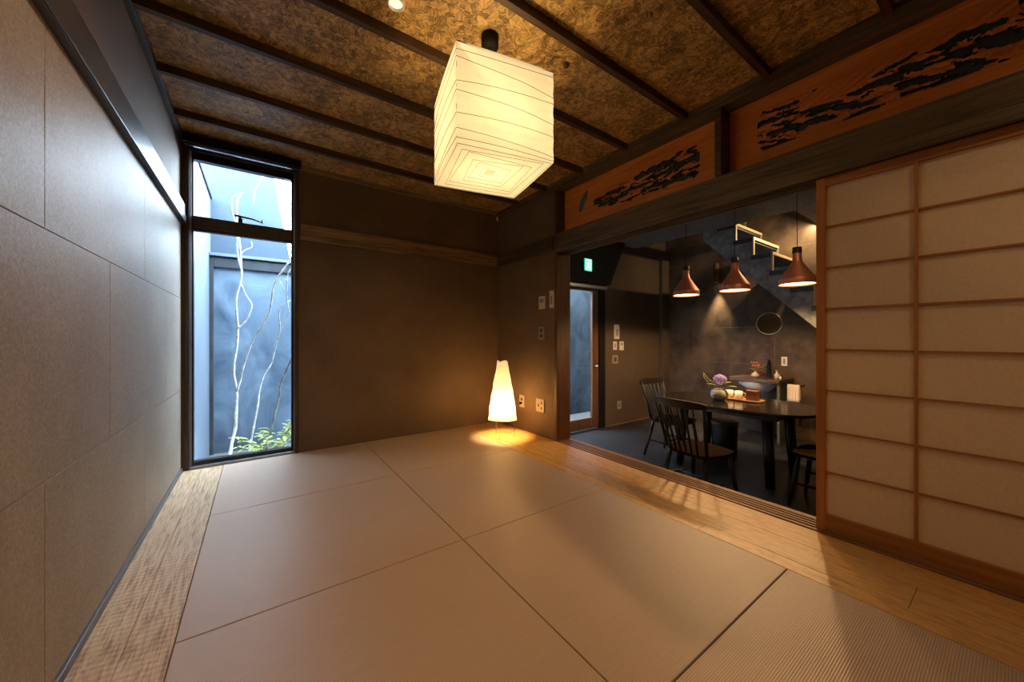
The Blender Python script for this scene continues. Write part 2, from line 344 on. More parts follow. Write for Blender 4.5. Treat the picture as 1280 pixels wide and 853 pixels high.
def thing(name, label, cat, loc=(0, 0, 0), rz=0, group=None, kind=None):
    o = bpy.data.objects.new(name, None); C.objects.link(o); o.location = loc; o.rotation_euler = (0, 0, rz); o.empty_display_size = 0.05
    return tag(o, label, cat, group, kind)
def copy_tree(o, parent=None):
    c = o.copy(); C.objects.link(c)
    if parent is not None: c.parent = parent
    for ch in list(o.children): copy_tree(ch, c)
    return c
def S(o, kind='structure'): o['kind'] = kind; return o
def box(name, mat, x0, x1, y0, y1, z0, z1, parent=None, bevel=0.0, kind=None):
    return MB().box(x0, x1, y0, y1, z0, z1).build(name, mat, parent, bevel, kind)

# ================================================================== THE SETTING
XL, XR, XD = -0.50, 2.49, 2.66          # tatami room left wall, right wall, dining side of the wall
YB, YF = 3.82, -1.40                    # back wall, wall behind the viewer
ZC = 2.62
# --- floor of the tatami room with its edging boards
fl = S(box('floor', 'plaster', XL - 0.1, XR, YF, YB, -0.12, -0.03))
box('board', 'chisel', XL + 0.012, -0.372, 0.95 + 0.0, YB, -0.03, 0, fl, 0.0015)
box('board', 'chisel', XL + 0.012, -0.372, YF, 0.948, -0.03, 0, fl, 0.0015)
box('board', 'chisel', -0.3705, -0.238, YF, YB, -0.03, 0, fl, 0.0015)
for a, b_ in ((1.968, 2.060), (2.062, 2.262), (2.264, 2.474)):
    cuts = {1.968: [YF, 1.02, YB], 2.062: [YF, 0.25, YB], 2.264: [YF, YB]}[a]
    for y0, y1 in zip(cuts, cuts[1:]): box('board', 'honey', a, b_, y0 + 0.001, y1 - 0.001, -0.03, 0, fl, 0.0012)
box('board', 'honey', -0.236, 1.966, YF, -0.46, -0.03, 0, fl, 0.0012)
# --- sill with its sliding grooves (trim)
ms = MB(); y0, y1 = YF, 2.715
ms.box(XR - 0.010, XD + 0.012, y0, y1, -0.12, -0.018)
gx = [(XR, 2.512), (2.530, 2.545), (2.563, 2.578), (2.596, 2.611), (2.629, XD + 0.012)]
for a, b_ in gx: ms.box(a, b_, y0, y1, -0.018, 0.002)
S(ms.build('trim_1', wood('sill_wood', (0.16, 0.075, 0.03), (0.36, 0.19, 0.08), 'Y', 0.4), bevel=0.001))
S(box('trim_12', 'plaster', XD + 0.001, XD + 0.02, YF, 2.715, ZF, -0.125))
# --- tatami room walls
wl = S(box('wall_left', 'plaster', XL - 0.12, XL, YF, YB + 0.15, -0.12, ZC + 0.05))
# fibre panels on the lower left wall: staggered sheets
pn = MB()
for r, (z0, z1) in enumerate(((0.034, 0.64), (0.643, 1.36), (1.363, 1.955))):
    st = (1.60 if r != 1 else 2.15); ys = sorted([st + 1.1 * k for k in range(-4, 3) if YF < st + 1.1 * k < YB])
    ys = [YF] + ys + [YB - 0.02]
    for a, b_ in zip(ys, ys[1:]): pn.box(XL, XL + 0.004, a + 0.0012, b_ - 0.0012, z0, z1)
pn.build('wall_sheet', 'panel', wl, 0.0012)
S(box('baseboard_left', 'grey_base', XL, XL + 0.014, YF, YB, -0.02, 0.032, None, 0.002))
rl = MB(); rl.box(XL, XL + 0.030, YF, YB - 0.02, 1.955, 2.10); rl.box(XL + 0.030, XL + 0.036, YF, YB - 0.02, 1.955, 2.012); rl.box(XL, XL + 0.018, YF, YB - 0.02, 2.10, 2.112)
S(rl.build('trim_2', 'board_grey', bevel=0.002))
# back wall, in pieces around the tall window (x -0.47..0.30)
WX0, WX1 = -0.478, 0.302
bw = MB(); bw.box(WX1, XD, YB, YB + 0.15, -0.12, ZC + 0.05); bw.box(XL - 0.12, WX1, YB, YB + 0.15, 2.59, ZC + 0.05)
bw.box(XL - 0.12, WX0, YB, YB + 0.15, -0.12, 2.59); bw.box(WX0, WX1, YB, YB + 0.15, -0.12, 0.0)
S(bw.build('wall_back', 'plaster'))
r3 = MB(); r3.box(WX1 + 0.012, XR - 0.02, YB - 0.022, YB, 1.993, 2.098); r3.box(WX1 + 0.012, XR - 0.02, YB - 0.028, YB, 1.952, 1.988); r3.box(WX1 + 0.012, XR - 0.02, YB - 0.012, YB, 1.986, 1.995)
S(r3.build('trim_3', 'board_dark_x', bevel=0.0015))
# right wall beyond the opening, and the part behind the viewer
rw = MB(); rw.box(XR - 0.012, XD, 2.755, YB, -0.12, ZC + 0.05); rw.box(XR, XD, YF, -0.463, -0.12, ZC + 0.05)
S(rw.build('wall_right', 'plaster'))
r4 = MB(); r4.box(XR - 0.036, XR - 0.012, 2.757, YB - 0.022, 1.993, 2.098); r4.box(XR - 0.042, XR - 0.012, 2.757, YB - 0.022, 1.952, 1.988)
S(r4.build('trim_4', 'board_dark', bevel=0.0015))
S(box('wall_front', 'plaster', XL - 0.12, XD, YF - 0.1, YF, -0.12, ZC + 0.05))
# post at the opening, full height
S(box('trim_5', 'jamb', XR - 0.016, XD + 0.004, 2.715, 2.755, ZF, 1.925, None, 0.002))
S(box('trim_6', 'board_dark', XR - 0.016, XD + 0.004, 2.715, 2.755, 1.925, 2.56, None, 0.002))
# lintel: two members and the upper grooves
lt = MB(); lt.box(XR - 0.010, XD + 0.01, YF, 2.715, 1.99, 2.118); lt.box(XR - 0.018, XR + 0.012, YF, 2.715, 1.925, 1.987)
lt.box(XR + 0.012, XD + 0.01, YF, 2.715, 1.945, 1.99)
for a, b_ in gx[1:]: lt.box(a, b_, YF, 2.715, 1.925, 1.945)
S(lt.build('trim_7', 'lintel', bevel=0.002))
tb = MB(); tb.box(XR - 0.02, XD, YF, YB, 2.562, ZC + 0.03); tb.box(XR - 0.055, XR - 0.02, YF, YB - 0.05, 2.588, ZC + 0.0)
S(tb.build('trim_8', 'lintel', bevel=0.0015))
S(box('wall_over_opening', 'black', XR + 0.142, XD, YF, 2.715, 2.118, 2.562))
S(box('trim_16', 'jamb', XR - 0.016, XD + 0.004, -0.462, -0.424, -0.12, 1.924, None, 0.002))
S(box('trim_9', 'board_dark', XR - 0.03, XR + 0.10, 1.124, 1.164, 2.118, 2.562, None, 0.002))
# ceiling with its battens and edge strips
cl = S(box('ceiling', 'osb', XL - 0.12, XD, YF - 0.1, YB + 0.15, ZC, ZC + 0.05))
for k in range(10):
    y = 3.33 - 0.4955 * k
    if y > YF: box('batten', 'beam', XL + 0.03, XR - 0.056, y - 0.018, y + 0.018, 2.572, ZC, cl, 0.002)
S(box('trim_10', 'board_grey', XL, XL + 0.030, YF, YB, 2.575, ZC, None, 0.002))
eb = MB(); eb.box(XL + 0.03, XR - 0.056, YB - 0.05, YB, 2.592, ZC); eb.box(XL + 0.03, XR - 0.056, YB - 0.062, YB - 0.05, 2.604, ZC)
S(eb.build('trim_11', 'board_dark_x', bevel=0.0015))

# --- tall two-pane window
w1 = S(thing('window_1', None, None, (0, 0, 0)))
cz = MB(); cz.box(WX0, WX0 + 0.030, YB - 0.02, YB + 0.15, 0, 2.59); cz.box(WX1 - 0.030, WX1, YB - 0.02, YB + 0.15, 0, 2.59)
cz.box(WX0 + 0.03, WX1 - 0.03, YB - 0.012, YB + 0.15, 2.553, 2.59)
cz.build('casing', 'window_wood', w1, 0.002)
box('sill', 'alu', WX0 + 0.03, WX1 - 0.03, YB - 0.014, YB + 0.15, 0.0, 0.022, w1, 0.002)
MB().box(WX0 + 0.0302, WX0 + 0.040, YB - 0.006, YB + 0.0148, 0.0225, 2.552).box(WX1 - 0.040, WX1 - 0.0302, YB - 0.006, YB + 0.0148, 0.0225, 2.552).build('liner', 'alu', w1, 0.001)
fa = MB(); X0, X1 = WX0 + 0.03, WX1 - 0.03; ya, yb = YB + 0.015, YB + 0.075
fa.box(X0, X0 + 0.022, ya, yb, 0.022, 2.553); fa.box(X1 - 0.026, X1, ya, yb, 0.022, 2.553)
fa.box(X0 + .022, X1 - .026, ya, yb, 0.022, 0.056); fa.box(X0 + .022, X1 - .026, ya, yb, 2.493, 2.553)
fa.build('frame', 'black_metal', w1, 0.002)
tr = MB(); tr.box(X0 + .022, X1 - .026, ya - 0.01, yb, 1.945, 2.035); tr.box(X0 + .022, X1 - .026, ya + 0.012, yb, 1.922, 1.945)
tr.build('transom_bar', 'window_wood', w1, 0.002)
box('glass_pane', 'glass', X0 + .018, X1 - .022, YB + 0.045, YB + 0.051, 0.05, 1.93, w1)
box('glass_pane', 'glass', X0 + .018, X1 - .022, YB + 0.045, YB + 0.051, 2.03, 2.50, w1)
hd = MB(); hx = -0.125; hd.box(hx - 0.016, hx + 0.016, YB - 0.012, YB + 0.006, 2.034, 2.066)
hd.tube([(hx - 0.04, YB - 0.02, 2.082), (hx, YB - 0.022, 2.078), (hx + 0.09, YB - 0.03, 2.068), (hx + 0.15, YB - 0.03, 2.052)], [0.010, 0.009, 0.007, 0.006])
hd.tube([(hx + 0.15, YB - 0.03, 2.045), (hx + 0.152, YB - 0.03, 2.072)], 0.006)
hd.tube([(hx, YB - 0.005, 2.06), (hx, YB - 0.02, 2.08)], 0.009)
hd.build('handle', 'black_metal', w1)
rb = thing('roller_blind', 'black roller blind cassette mounted above the tall courtyard window', 'window blind', (0, 3.66, 2.53))
box('cassette', 'black', XL + 0.035, 0.300, -0.05, 0.06, 0.005, 0.062, rb, 0.004)
box('bottom_bar', 'chrome', XL + 0.045, 0.290, -0.02, 0.0, -0.012, -0.002, rb, 0.002)
box('end_cap', 'black_metal', 0.300, 0.306, -0.052, 0.062, 0.0, 0.064, rb, 0.001)

# --- courtyard
S(box('ground', 'ground', -2.5, 8.5, YB + 0.15, 9.5, ZF - 0.1, ZF))
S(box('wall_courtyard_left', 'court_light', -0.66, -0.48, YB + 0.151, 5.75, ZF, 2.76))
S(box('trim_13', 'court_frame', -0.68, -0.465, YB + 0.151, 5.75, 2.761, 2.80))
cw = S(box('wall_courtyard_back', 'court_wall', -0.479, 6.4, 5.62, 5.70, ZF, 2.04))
cf = MB(); cf.box(-0.479, -0.44, 5.58, 5.619, ZF, 2.02); cf.box(-0.439, 6.4, 5.58, 5.619, 1.91, 2.02); cf.build('edge_frame', 'court_frame', cw, 0.003)
box('coping', 'court_light', -0.479, 6.4, 5.55, 5.70, 2.041, 2.075, cw, 0.003)
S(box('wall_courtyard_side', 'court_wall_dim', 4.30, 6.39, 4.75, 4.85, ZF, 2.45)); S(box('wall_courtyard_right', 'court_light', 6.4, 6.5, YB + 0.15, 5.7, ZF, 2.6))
nb = MB().prism([(-2.2, ZF), (0.55, ZF), (0.55, 2.0), (0.37, 2.06), (0.17, 3.18), (-0.02, 4.6), (-2.2, 4.6)], 'Y', 5.78, 6.0)
tag(nb.build('neighbour_building', 'far_wall'), 'pale grey gable of the neighbouring building rising behind the courtyard wall', 'building')

# --- dining room shell
XT = 6.13; YD = 3.77
S(box('floor_dining', 'tile_floor', XD, XT + 0.1, YF, YD + 0.2, ZF - 0.1, ZF))
DX0, DX1 = 3.30, 4.45
wb = MB(); wb.box(XD + 0.004, DX0, YD, YD + 0.2, ZF, 2.6); wb.box(DX1, XT, YD, YD + 0.2, ZF, 1.818); wb.box(DX1, XT, YD, YD + 0.2, 1.822, 2.6); wb.box(DX0, DX1, YD, YD + 0.2, 1.803, 2.6)
wb.box(DX1, XT, YD + 0.004, YD + 0.2, 1.812, 1.828)
S(wb.build('wall_dining_back', 'dining_plaster'))
S(box('wall_dining_tiled', 'tile_wall', XT, XT + 0.1, YF, YD + 0.2, ZF, 4.3))
S(box('wall_dining_front', 'dining_plaster', XD, XT, YF - 0.1, YF, ZF, 2.6))
S(box('trim_14', 'dining_plaster', 5.92, 6.128, YD - 0.07, YD, ZF, 2.57, None, 0.004))
S(box('trim_15', 'board_dark_x', DX1, 5.92, YD - 0.008, YD, ZF, ZF + 0.012))
S(box('ceiling_dining', 'concrete', XD, 5.22, YF, YD + 0.2, 2.57, 2.66)); S(box('ceiling_dining', 'concrete', 5.22, XT, YF, 1.55, 2.57, 2.66))
# upper stairwell enclosure
S(box('wall_stairwell_side', 'dining_plaster', 5.12, 5.22, 1.45, YD + 0.2, 2.66, 4.3)); S(box('wall_stairwell_front', 'dining_plaster', 5.22, XT, 1.45, 1.55, 2.66, 4.3))
S(box('wall_stairwell_back', 'dining_plaster', 5.22, XT, YD, YD + 0.2, 2.6, 4.3)); S(box('ceiling_stairwell', 'concrete', 5.12, XT + 0.1, 1.45, YD + 0.2, 4.3, 4.4))
# black raked wedge above the entrance door, shaped to stand in for shade
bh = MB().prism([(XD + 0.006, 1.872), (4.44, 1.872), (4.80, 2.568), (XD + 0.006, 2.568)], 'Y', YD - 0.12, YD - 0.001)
S(bh.build('wall_shade_wedge', 'black'))
# entrance door (glazed, wooden, sliding)
d1 = S(thing('door_1', None, None, (0, 0, 0)))
st = MB(); st.box(4.19, 4.325, YD + 0.02, YD + 0.06, ZF + 0.02, 1.80); st.box(3.31, 3.42, YD + 0.02, YD + 0.06, ZF + 0.02, 1.80)
st.box(3.42, 4.19, YD + 0.02, YD + 0.06, ZF + 0.02, -0.165); st.box(3.42, 4.19, YD + 0.02, YD + 0.06, 1.772, 1.80)
st.build('door_leaf', 'jamb', d1, 0.002)
box('glass_pane', 'glass', 3.42, 4.19, YD + 0.037, YD + 0.043, -0.165, 1.772, d1)
MB().box(4.23, 4.262, YD + 0.008, YD + 0.02, 0.60, 0.64).tube([(4.246, YD + 0.012, 0.62), (4.246, YD - 0.03, 0.62)], 0.011).ball((4.246, YD - 0.032, 0.62), 0.017).build('handle', 'chrome', d1)
fr = MB(); fr.box(4.326, DX1, YD - 0.01, YD + 0.19, ZF, 1.80); fr.build('door_frame', 'black', d1, 0.002)
box('door_track', 'board_dark_x', 3.0, DX1, YD - 0.045, YD - 0.001, 1.805, 1.869, d1, 0.003)
MB().box(3.0, DX1, YD - 0.05, YD - 0.045, 1.81, 1.85).build('track_cover', 'alu', d1, 0.001)

# ================================================================== TATAMI MATS
rows = [(2.764, 3.812), (1.677, 2.760), (0.613, 1.673), (-0.455, 0.609)]
cols = [(-0.235, 0.869), (0.873, 1.965)]
labels = {(0, 0): 'square tatami mat washed with daylight directly below the tall window',
          (0, 1): 'square tatami mat in the corner beneath the glowing paper floor lamp',
          (1, 0): 'square tatami mat beside the chiselled boards, one row in from the window',
          (1, 1): 'square tatami mat one row in from the floor lamp mat',
          (2, 0): 'square tatami mat beside the chiselled boards, two rows in from the window mat',
          (2, 1): 'square tatami mat touching the honey boards, two rows in from the floor lamp mat',
          (3, 0): 'square tatami mat beside the chiselled boards, farthest from the window',
          (3, 1): 'square tatami mat crossed by the fanned shadows near the shoji screen'}
for r, (y0, y1) in enumerate(rows):
    for c, (x0, x1) in enumerate(cols):
        o = box('tatami_mat', 'tatami', x0, x1, y0, y1, -0.03, 0.001, None, 0.003)
        tag(o, labels[(r, c)], 'tatami mat', 'square tatami mats on the floor')

# ================================================================== SHOJI SCREEN
sh = thing('shoji_screen', 'tall sliding shoji screen with cedar lattice and cream paper in the opening', 'shoji screen', (2.530, 0.65, 0.0))
W = 1.07; zt = 1.924
MB().box(-.015, .015, -0.038, 0, 0.001, zt).build('stile', 'shoji_frame_v', sh, 0.0015)
MB().box(-.015, .015, -W, -W + 0.038, 0.001, zt).build('stile', 'shoji_frame_v', sh, 0.0015)
MB().box(-.015, .015, -W + 0.0381, -0.0381, 0.001, 0.095).build('bottom_rail', 'shoji_frame_h', sh, 0.0015)
MB().box(-.015, .015, -W + 0.0381, -0.0381, 1.876, zt).build('top_rail', 'shoji_frame_h', sh, 0.0015)
for k in (1, 2):
    y = -0.038 - 0.331 * k
    MB().box(-.013, 0.002, y - 0.006, y + 0.006, 0.095, 1.876).build('mullion', 'shoji_frame_v', sh, 0.0008)
for k in range(1, 8):
    z = 0.099 + 0.2222 * k
    MB().box(-.010, 0.002, -W + 0.038, -0.038, z - 0.0045, z + 0.0045).build('lattice_bar', 'shoji_frame_h', sh, 0.0006)
MB().box(0.003, 0.0045, -W + 0.03, -0.03, 0.09, 1.88).build('paper', 'shoji_paper', sh)

# ================================================================== CARVED TRANSOM PANELS
def transom(name, label, y0, y1, z0, z1, inside, motif, seed):
    X = 2.600
    ny = int(abs(y1 - y0) / 0.0042); nz = int((z1 - z0) / 0.0042)
    bm = bmesh.new(); hh = []
    vs = []
    for i in range(ny + 1):
        row = []; hr = []
        for j in range(nz + 1):
            y = y0 + (y1 - y0) * i / ny; z = z0 + (z1 - z0) * j / nz
            h = 0.0
            e = min(y - y0, y1 - y, z - z0, z1 - z)
            if e < 0.018: h = 0.014            # raised border
            elif e < 0.022: h = 0.007
            k = inside(y, z)
            if k: h = motif(y, z, k)
            row.append(bm.verts.new((X - h, y, z))); hr.append(h)
        vs.append(row); hh.append(hr)
    for i in range(ny):
        for j in range(nz):
            f = bm.faces.new((vs[i][j], vs[i][j + 1], vs[i + 1][j + 1], vs[i + 1][j]))
            hm = min(hh[i][j], hh[i + 1][j], hh[i][j + 1], hh[i + 1][j + 1])
            f.material_index = 1 if hm < -0.018 else (2 if hm == -0.0121 else 0)
    me = bpy.data.meshes.new(name); bmesh.ops.recalc_face_normals(bm, faces=bm.faces[:]); bm.to_mesh(me); bm.free()
    root = thing(name, label, 'transom panel', (0, 0, 0), 0, 'carved cedar transom panels above the opening')
    for m in ('ranma', 'slate_back', 'leaf_blue'): me.materials.append(M[m])
    o = bpy.data.objects.new('carving', me); C.objects.link(o); o.parent = root
    box('backing', 'black', X + 0.022, X + 0.026, y0, y1, z0, z1, root)
    return root
def fb(y, z, sy, sz, off=0.0, o=4):
    return noise.fractal(Vector((y * sy + off, z * sz, off * 1.7)), 0.9, 2.1, o)
def motif1(y, z, k):
    if k == 2: return -0.0121
    t = z + 0.10 * (y - 1.8)                         # gently tilted ground lines
    n = 0.9 * fb(y, t, 11, 46, 3.1) + 0.22 * math.sin((t - 2.34) * 80 + 2.5 * fb(y, z, 3, 4, 8)) + 0.03
    if n > 0.0:
        return 0.001 + 0.005 * math.sin(220 * t + 9 * fb(y, z, 9, 9, 1)) - 0.003
    return -0.020
def inside1(y, z):
    # leaf-shaped inlay near the corner end
    py, pz = (y - 2.475), (z - 2.375)
    q = py + pz * 0.5; s_ = pz
    if (q / 0.036) ** 2 + (s_ / 0.105) ** 2 < 1 - 0.6 * max(0, -s_ / 0.105): return 2
    if 1.335 < y < 2.33:
        lo = 2.232 + max(0, y - 1.9) * 0.08 + 0.02 * fb(y, 0, 9, 1, 5); hi = 2.452 - max(0, y - 1.65) * 0.13 + 0.02 * fb(y, 0, 11, 1, 9)
        cc = max(0, 1.365 - y)
        if lo + cc < z < hi - cc: return 1
    return 0
def motif2(y, z, k):
    t = z - 0.10 * (y - 0.5)
    n = 0.9 * fb(y, t, 9, 42, 13.1) + 0.22 * math.sin((t - 2.30) * 80 + 2.5 * fb(y, z, 3, 4, 18)) + 0.02
    if z > 2.36 and 0.0 < y < 0.75 and math.sin((z - 2.40 - 0.03 * math.sin(7 * y)) * 30) > 0.15:
        return 0.003 + 0.006 * math.sin(110 * (y * 0.8 + z * 1.6))       # twisted cloud ropes
    if n > -0.03: return 0.001 + 0.005 * math.sin(140 * t + 7 * fb(y, z, 9, 9, 2)) - 0.003
    return -0.020
def inside2(y, z):
    if -0.36 < y < 0.965:
        lo = 2.236; hi = 2.475 + 0.010 * math.sin(y * 9); cc = max(0, y - 0.93) + max(0, -0.33 - y)
        if lo + cc < z < hi - cc: return 1
    return 0
transom('transom_panel', 'carved cedar transom panel with blue leaf inlay, beside the room corner', 1.164, 2.715, 2.119, 2.561, inside1, motif1, 1)
transom('transom_panel', 'carved cedar transom panel with twisted cloud bands, above the shoji screen', -0.435, 1.123, 2.119, 2.561, inside2, motif2, 2)

# ================================================================== CUBE LANTERN
lan = thing('paper_lantern', 'large glowing cube paper lantern hanging from the strand board ceiling', 'pendant lamp', (0.983, 1.59, 1.90), math.radians(-12))
S2, HL = 0.240, 0.440
def wallpt(side, s_, t_):
    """side 0..3, s_ 0..1 along, t_ 0..1 up; paper swells a little between its ribs"""
    b_ = 0.006 * math.sin(PI * s_) * (0.6 + 0.4 * math.sin(t_ * 19)) + 0.003 * math.sin(t_ * 44) * math.sin(PI * s_)
    w = S2 + 0.002 * math.sin(t_ * 31)
    x = -w + 2 * w * s_; y = -(S2 + b_)
    for _ in range(side): x, y = -y, x
    return Vector((x, y, HL * t_))
bm = MB(); ns, nt_ = 12, 36
for sd in range(4):
    g = [[bm.b.verts.new(wallpt(sd, i / ns, j / nt_)) for j in range(nt_ + 1)] for i in range(ns + 1)]
    for i in range(ns):
        for j in range(nt_):
            f = bm.b.faces.new((g[i][j], g[i + 1][j], g[i + 1][j + 1], g[i][j + 1])); f.smooth = True
bmesh.ops.remove_doubles(bm.b, verts=bm.b.verts[:], dist=0.002)
k0 = 0.022
for (a, b_, c_, d_) in (((-S2, -S2), (S2, -S2), (k0, -k0), (-k0, -k0)), ((S2, -S2), (S2, S2), (k0, k0), (k0, -k0)), ((S2, S2), (-S2, S2), (-k0, k0), (k0, k0)), ((-S2, S2), (-S2, -S2), (-k0, -k0), (-k0, k0))):
    bm.quad((*a, 0), (*b_, 0), (*c_, 0.012), (*d_, 0.012))
bm.build('paper_shade', 'lantern_paper', lan)
ribs = [((.085, .060), .0), ((.155, .29), .008), ((.395, .355), .012), ((.485, .585), .012), ((.71, .715), .010), ((.86, .94), .008), ((.955, .985), .003)]
for sd in range(4):
    for (fa_, fb_), bow in ribs:
        if sd % 2: fa_, fb_ = fb_, fa_
        pts = []
        for i in range(13):
            s_ = i / 12; t_ = 1 - (fa_ + (fb_ - fa_) * s_) + bow * 2 * math.sin(PI * s_)
            p = wallpt(sd, s_, min(1, max(0, t_))); q = Vector((p.x, p.y, 0)).normalized() * 0.0012
            pts.append(p + q)
        MB().tube(pts, 0.0011, 5).build('rib', 'rib', lan)
for w, skew in ((0.232, 0), (0.200, 0.012), (0.165, -0.012), (0.125, 0.016), (0.085, -0.01), (0.050, 0.006), (0.024, 0)):
    z = 0.012 * (1 - w / S2) - 0.0015
    MB().tube([(-w, -w + skew, z), (w, -w - skew, z), (w - skew, w, z), (-w + skew, w, z), (-w, -w + skew, z)], 0.0010, 5).build('rib', 'rib', lan)
MB().box(-S2, S2, -S2 - 0.001, -S2 + 0.003, HL - 0.004, HL).box(-S2, S2, S2 - 0.003, S2 + 0.001, HL - 0.004, HL).box(-S2, -S2 + 0.004, -S2, S2, HL - 0.004, HL).box(S2 - 0.004, S2, -S2, S2, HL - 0.004, HL).box(-S2, S2, -0.003, 0.003, HL - 0.006, HL - 0.002).build('top_frame', 'rib', lan)
MB().lathe([(0.001, 0), (0.045, 0), (0.045, 0.055), (0.001, 0.055)], (0, 0, ZC - 1.90 - 0.056), 28).build('ceiling_canopy', 'black', lan)
MB().tube([(0, 0, 0.27), (0, 0, ZC - 1.90 - 0.05)], 0.004).build('cord', 'ivory', lan)
MB().lathe([(0.001, 0.31), (0.022, 0.31), (0.022, 0.25), (0.018, 0.24)], (0, 0, 0), 16).build('socket', 'ivory', lan)
MB().ball((0, 0, 0.20), 0.035, 16).build('bulb', emit('bulb_glow', (1.0, 0.78, 0.45), 12), lan)
# ================================================================== FLOOR LAMP
LX, LY = 2.13, 3.19
fl_ = thing('floor_lamp', 'small glowing tapered paper floor lamp on thin wire legs in the corner', 'floor lamp', (LX, LY, 0))
bm = MB(); seg = 56; nz_ = 26; gr = []
for j in range(nz_ + 1):
    t = j / nz_; z = 0.19 + 0.615 * t; ring = []
    for k in range(seg):
        a = 2 * PI * k / seg
        r = 0.154 * (1 - t) + 0.048 * t + 0.005 * math.sin(PI * t)
        cr = 0.008 * noise.noise(Vector((math.cos(a) * 2.2, math.sin(a) * 2.2, t * 7))) + 0.004 * abs(math.sin(a * 4 + t)) * t
        zz = z + (0.008 * math.sin(3 * a + 1) if j == nz_ else 0) + (0.006 * math.sin(2 * a) if j == 0 else 0)
        ring.append(bm.b.verts.new(((r + cr) * math.cos(a), (r + cr) * math.sin(a), zz)))
    gr.append(ring)
for j in range(nz_):
    for k in range(seg):
        f = bm.b.faces.new((gr[j][k], gr[j][(k + 1) % seg], gr[j + 1][(k + 1) % seg], gr[j + 1][k])); f.smooth = True
bm.build('lamp_shade', 'lamp_paper', fl_)
for a in (3.85, 5.65, 1.6):
    ca, sa = math.cos(a), math.sin(a)
    MB().tube([(0.125 * ca, 0.125 * sa, 0.001), (0.120 * ca, 0.120 * sa, 0.19), (0.03 * ca, 0.03 * sa, 0.77)], 0.0016, 6).ball((0.125 * ca, 0.125 * sa, 0.006), 0.005).build('leg', 'rib', fl_)
bm = MB()
bm.b.free()
for (z, r) in ((0.192, 0.150), (0.80, 0.045)):
    MB().tube([(r * math.cos(2 * PI * k / 24), r * math.sin(2 * PI * k / 24), z) for k in range(25)], 0.0015, 5).build('hoop', 'rib', fl_)
MB().lathe([(0.001, 0.46), (0.018, 0.46), (0.018, 0.395), (0.001, 0.395)], (0, 0, 0), 14).tube([(0, 0, 0.44), (0.10 * math.cos(1.6), 0.10 * math.sin(1.6), 0.44)], 0.002, 5).build('socket', 'ivory', fl_)
MB().ball((0, 0, 0.365), 0.028, 14).build('bulb', emit('lamp_bulb_glow', (1.0, 0.72, 0.38), 12), fl_)

# ================================================================== WALL PLATES AND SMALL FITTINGS
def Xhit(u, X):
    a = (u - 640) / F; D = X / (sn + a * cs); return D * (cs - a * sn), D
def Yhit(u, Y):
    a = (u - 640) / F; D = Y / (cs - a * sn); return D * (sn + a * cs), D
def plate(name, label, cat, plane, P, yc, z0, z1, half, mat='ivory', detail=None, group=None, depth=0.010):
    """plate on plane X=P or Y=P, centred at yc, facing the tatami room side"""
    t = thing(name, label, cat, (P, yc, (z0 + z1) / 2) if plane == 'X' else (yc, P, (z0 + z1) / 2), 0, group)
    h = (z1 - z0) / 2
    def bx_(a0, a1, d0, d1, q0, q1, nm, mt, bev=0.001):
        if plane == 'X': return box(nm, mt, -d1, -d0, a0, a1, q0, q1, t, bev)
        return box(nm, mt, a0, a1, -d1, -d0, q0, q1, t, bev)
    bx_(-half, half, 0.0002, depth, -h, h, 'cover_plate', mat)
    for (nm, a, q, aw, qw, mt) in (detail or []):
        bx_(a * half - aw * half, a * half + aw * half, depth, depth + 0.002, q * h - qw * h, q * h + qw * h, nm, mt, 0)
    return t
XW = XR - 0.012
def px_plate(u0, u1, v0, v1, X=XW):
    ya, Da = Xhit(u0, X); yb_, Db = Xhit(u1, X); D = (Da + Db) / 2
    return (ya + yb_) / 2, CH - (v1 - 423) * D / F, CH - (v0 - 423) * D / F, abs(ya - yb_) / 2
y, z0, z1, h = px_plate(674.9, 682, 370.6, 386.6)
plate('wall_thermostat', 'square ivory control plate, upper one beside the slim remote on the corner wall', 'control panel', 'X', XW, y, z0, z1, h, depth=0.016, detail=[('display', 0, 0.3, 0.6, 0.3, 'ivory_d')])
y, z0, z1, h = px_plate(688.6, 693.4, 363.7, 385)
plate('wall_remote', 'slim tall ivory remote mounted on the corner wall next to the opening post', 'remote control', 'X', XW, y, z0, z1, h, depth=0.02, detail=[('button_pad', 0, -0.1, 0.5, 0.5, 'ivory_d')])
y, z0, z1, h = px_plate(674, 681, 408.5, 425)
plate('light_switch', 'dim grey switch plate with two rockers below the ivory thermostat', 'switch', 'X', XW, y, z0, z1, h, 'ivory_d', [('rocker', 0, 0.4, 0.45, 0.25, 'dark_hole'), ('rocker', 0, -0.4, 0.45, 0.25, 'dark_hole')])
y, z0, z1, h = px_plate(650, 656, 494, 509)
o1 = plate('wall_outlet', 'slim ivory outlet with the lamp plug, low on the wall behind the floor lamp', 'outlet', 'X', XW, y, z0, z1, h, detail=[('socket', 0, 0.3, 0.35, 0.2, 'dark_hole')])
yo, zo = y, (z0 + z1) / 2 - 0.02
y, z0, z1, h = px_plate(670.8, 680.7, 499, 515)
plate('wall_outlet', 'wide ivory double outlet low on the wall between floor lamp and post', 'outlet', 'X', XW, y, z0, z1, h, detail=[('socket', 0.35, 0.0, 0.12, 0.25, 'dark_hole'), ('socket', -0.4, 0.4, 0.12, 0.18, 'dark_hole'), ('socket', -0.4, -0.4, 0.12, 0.18, 'dark_hole')])
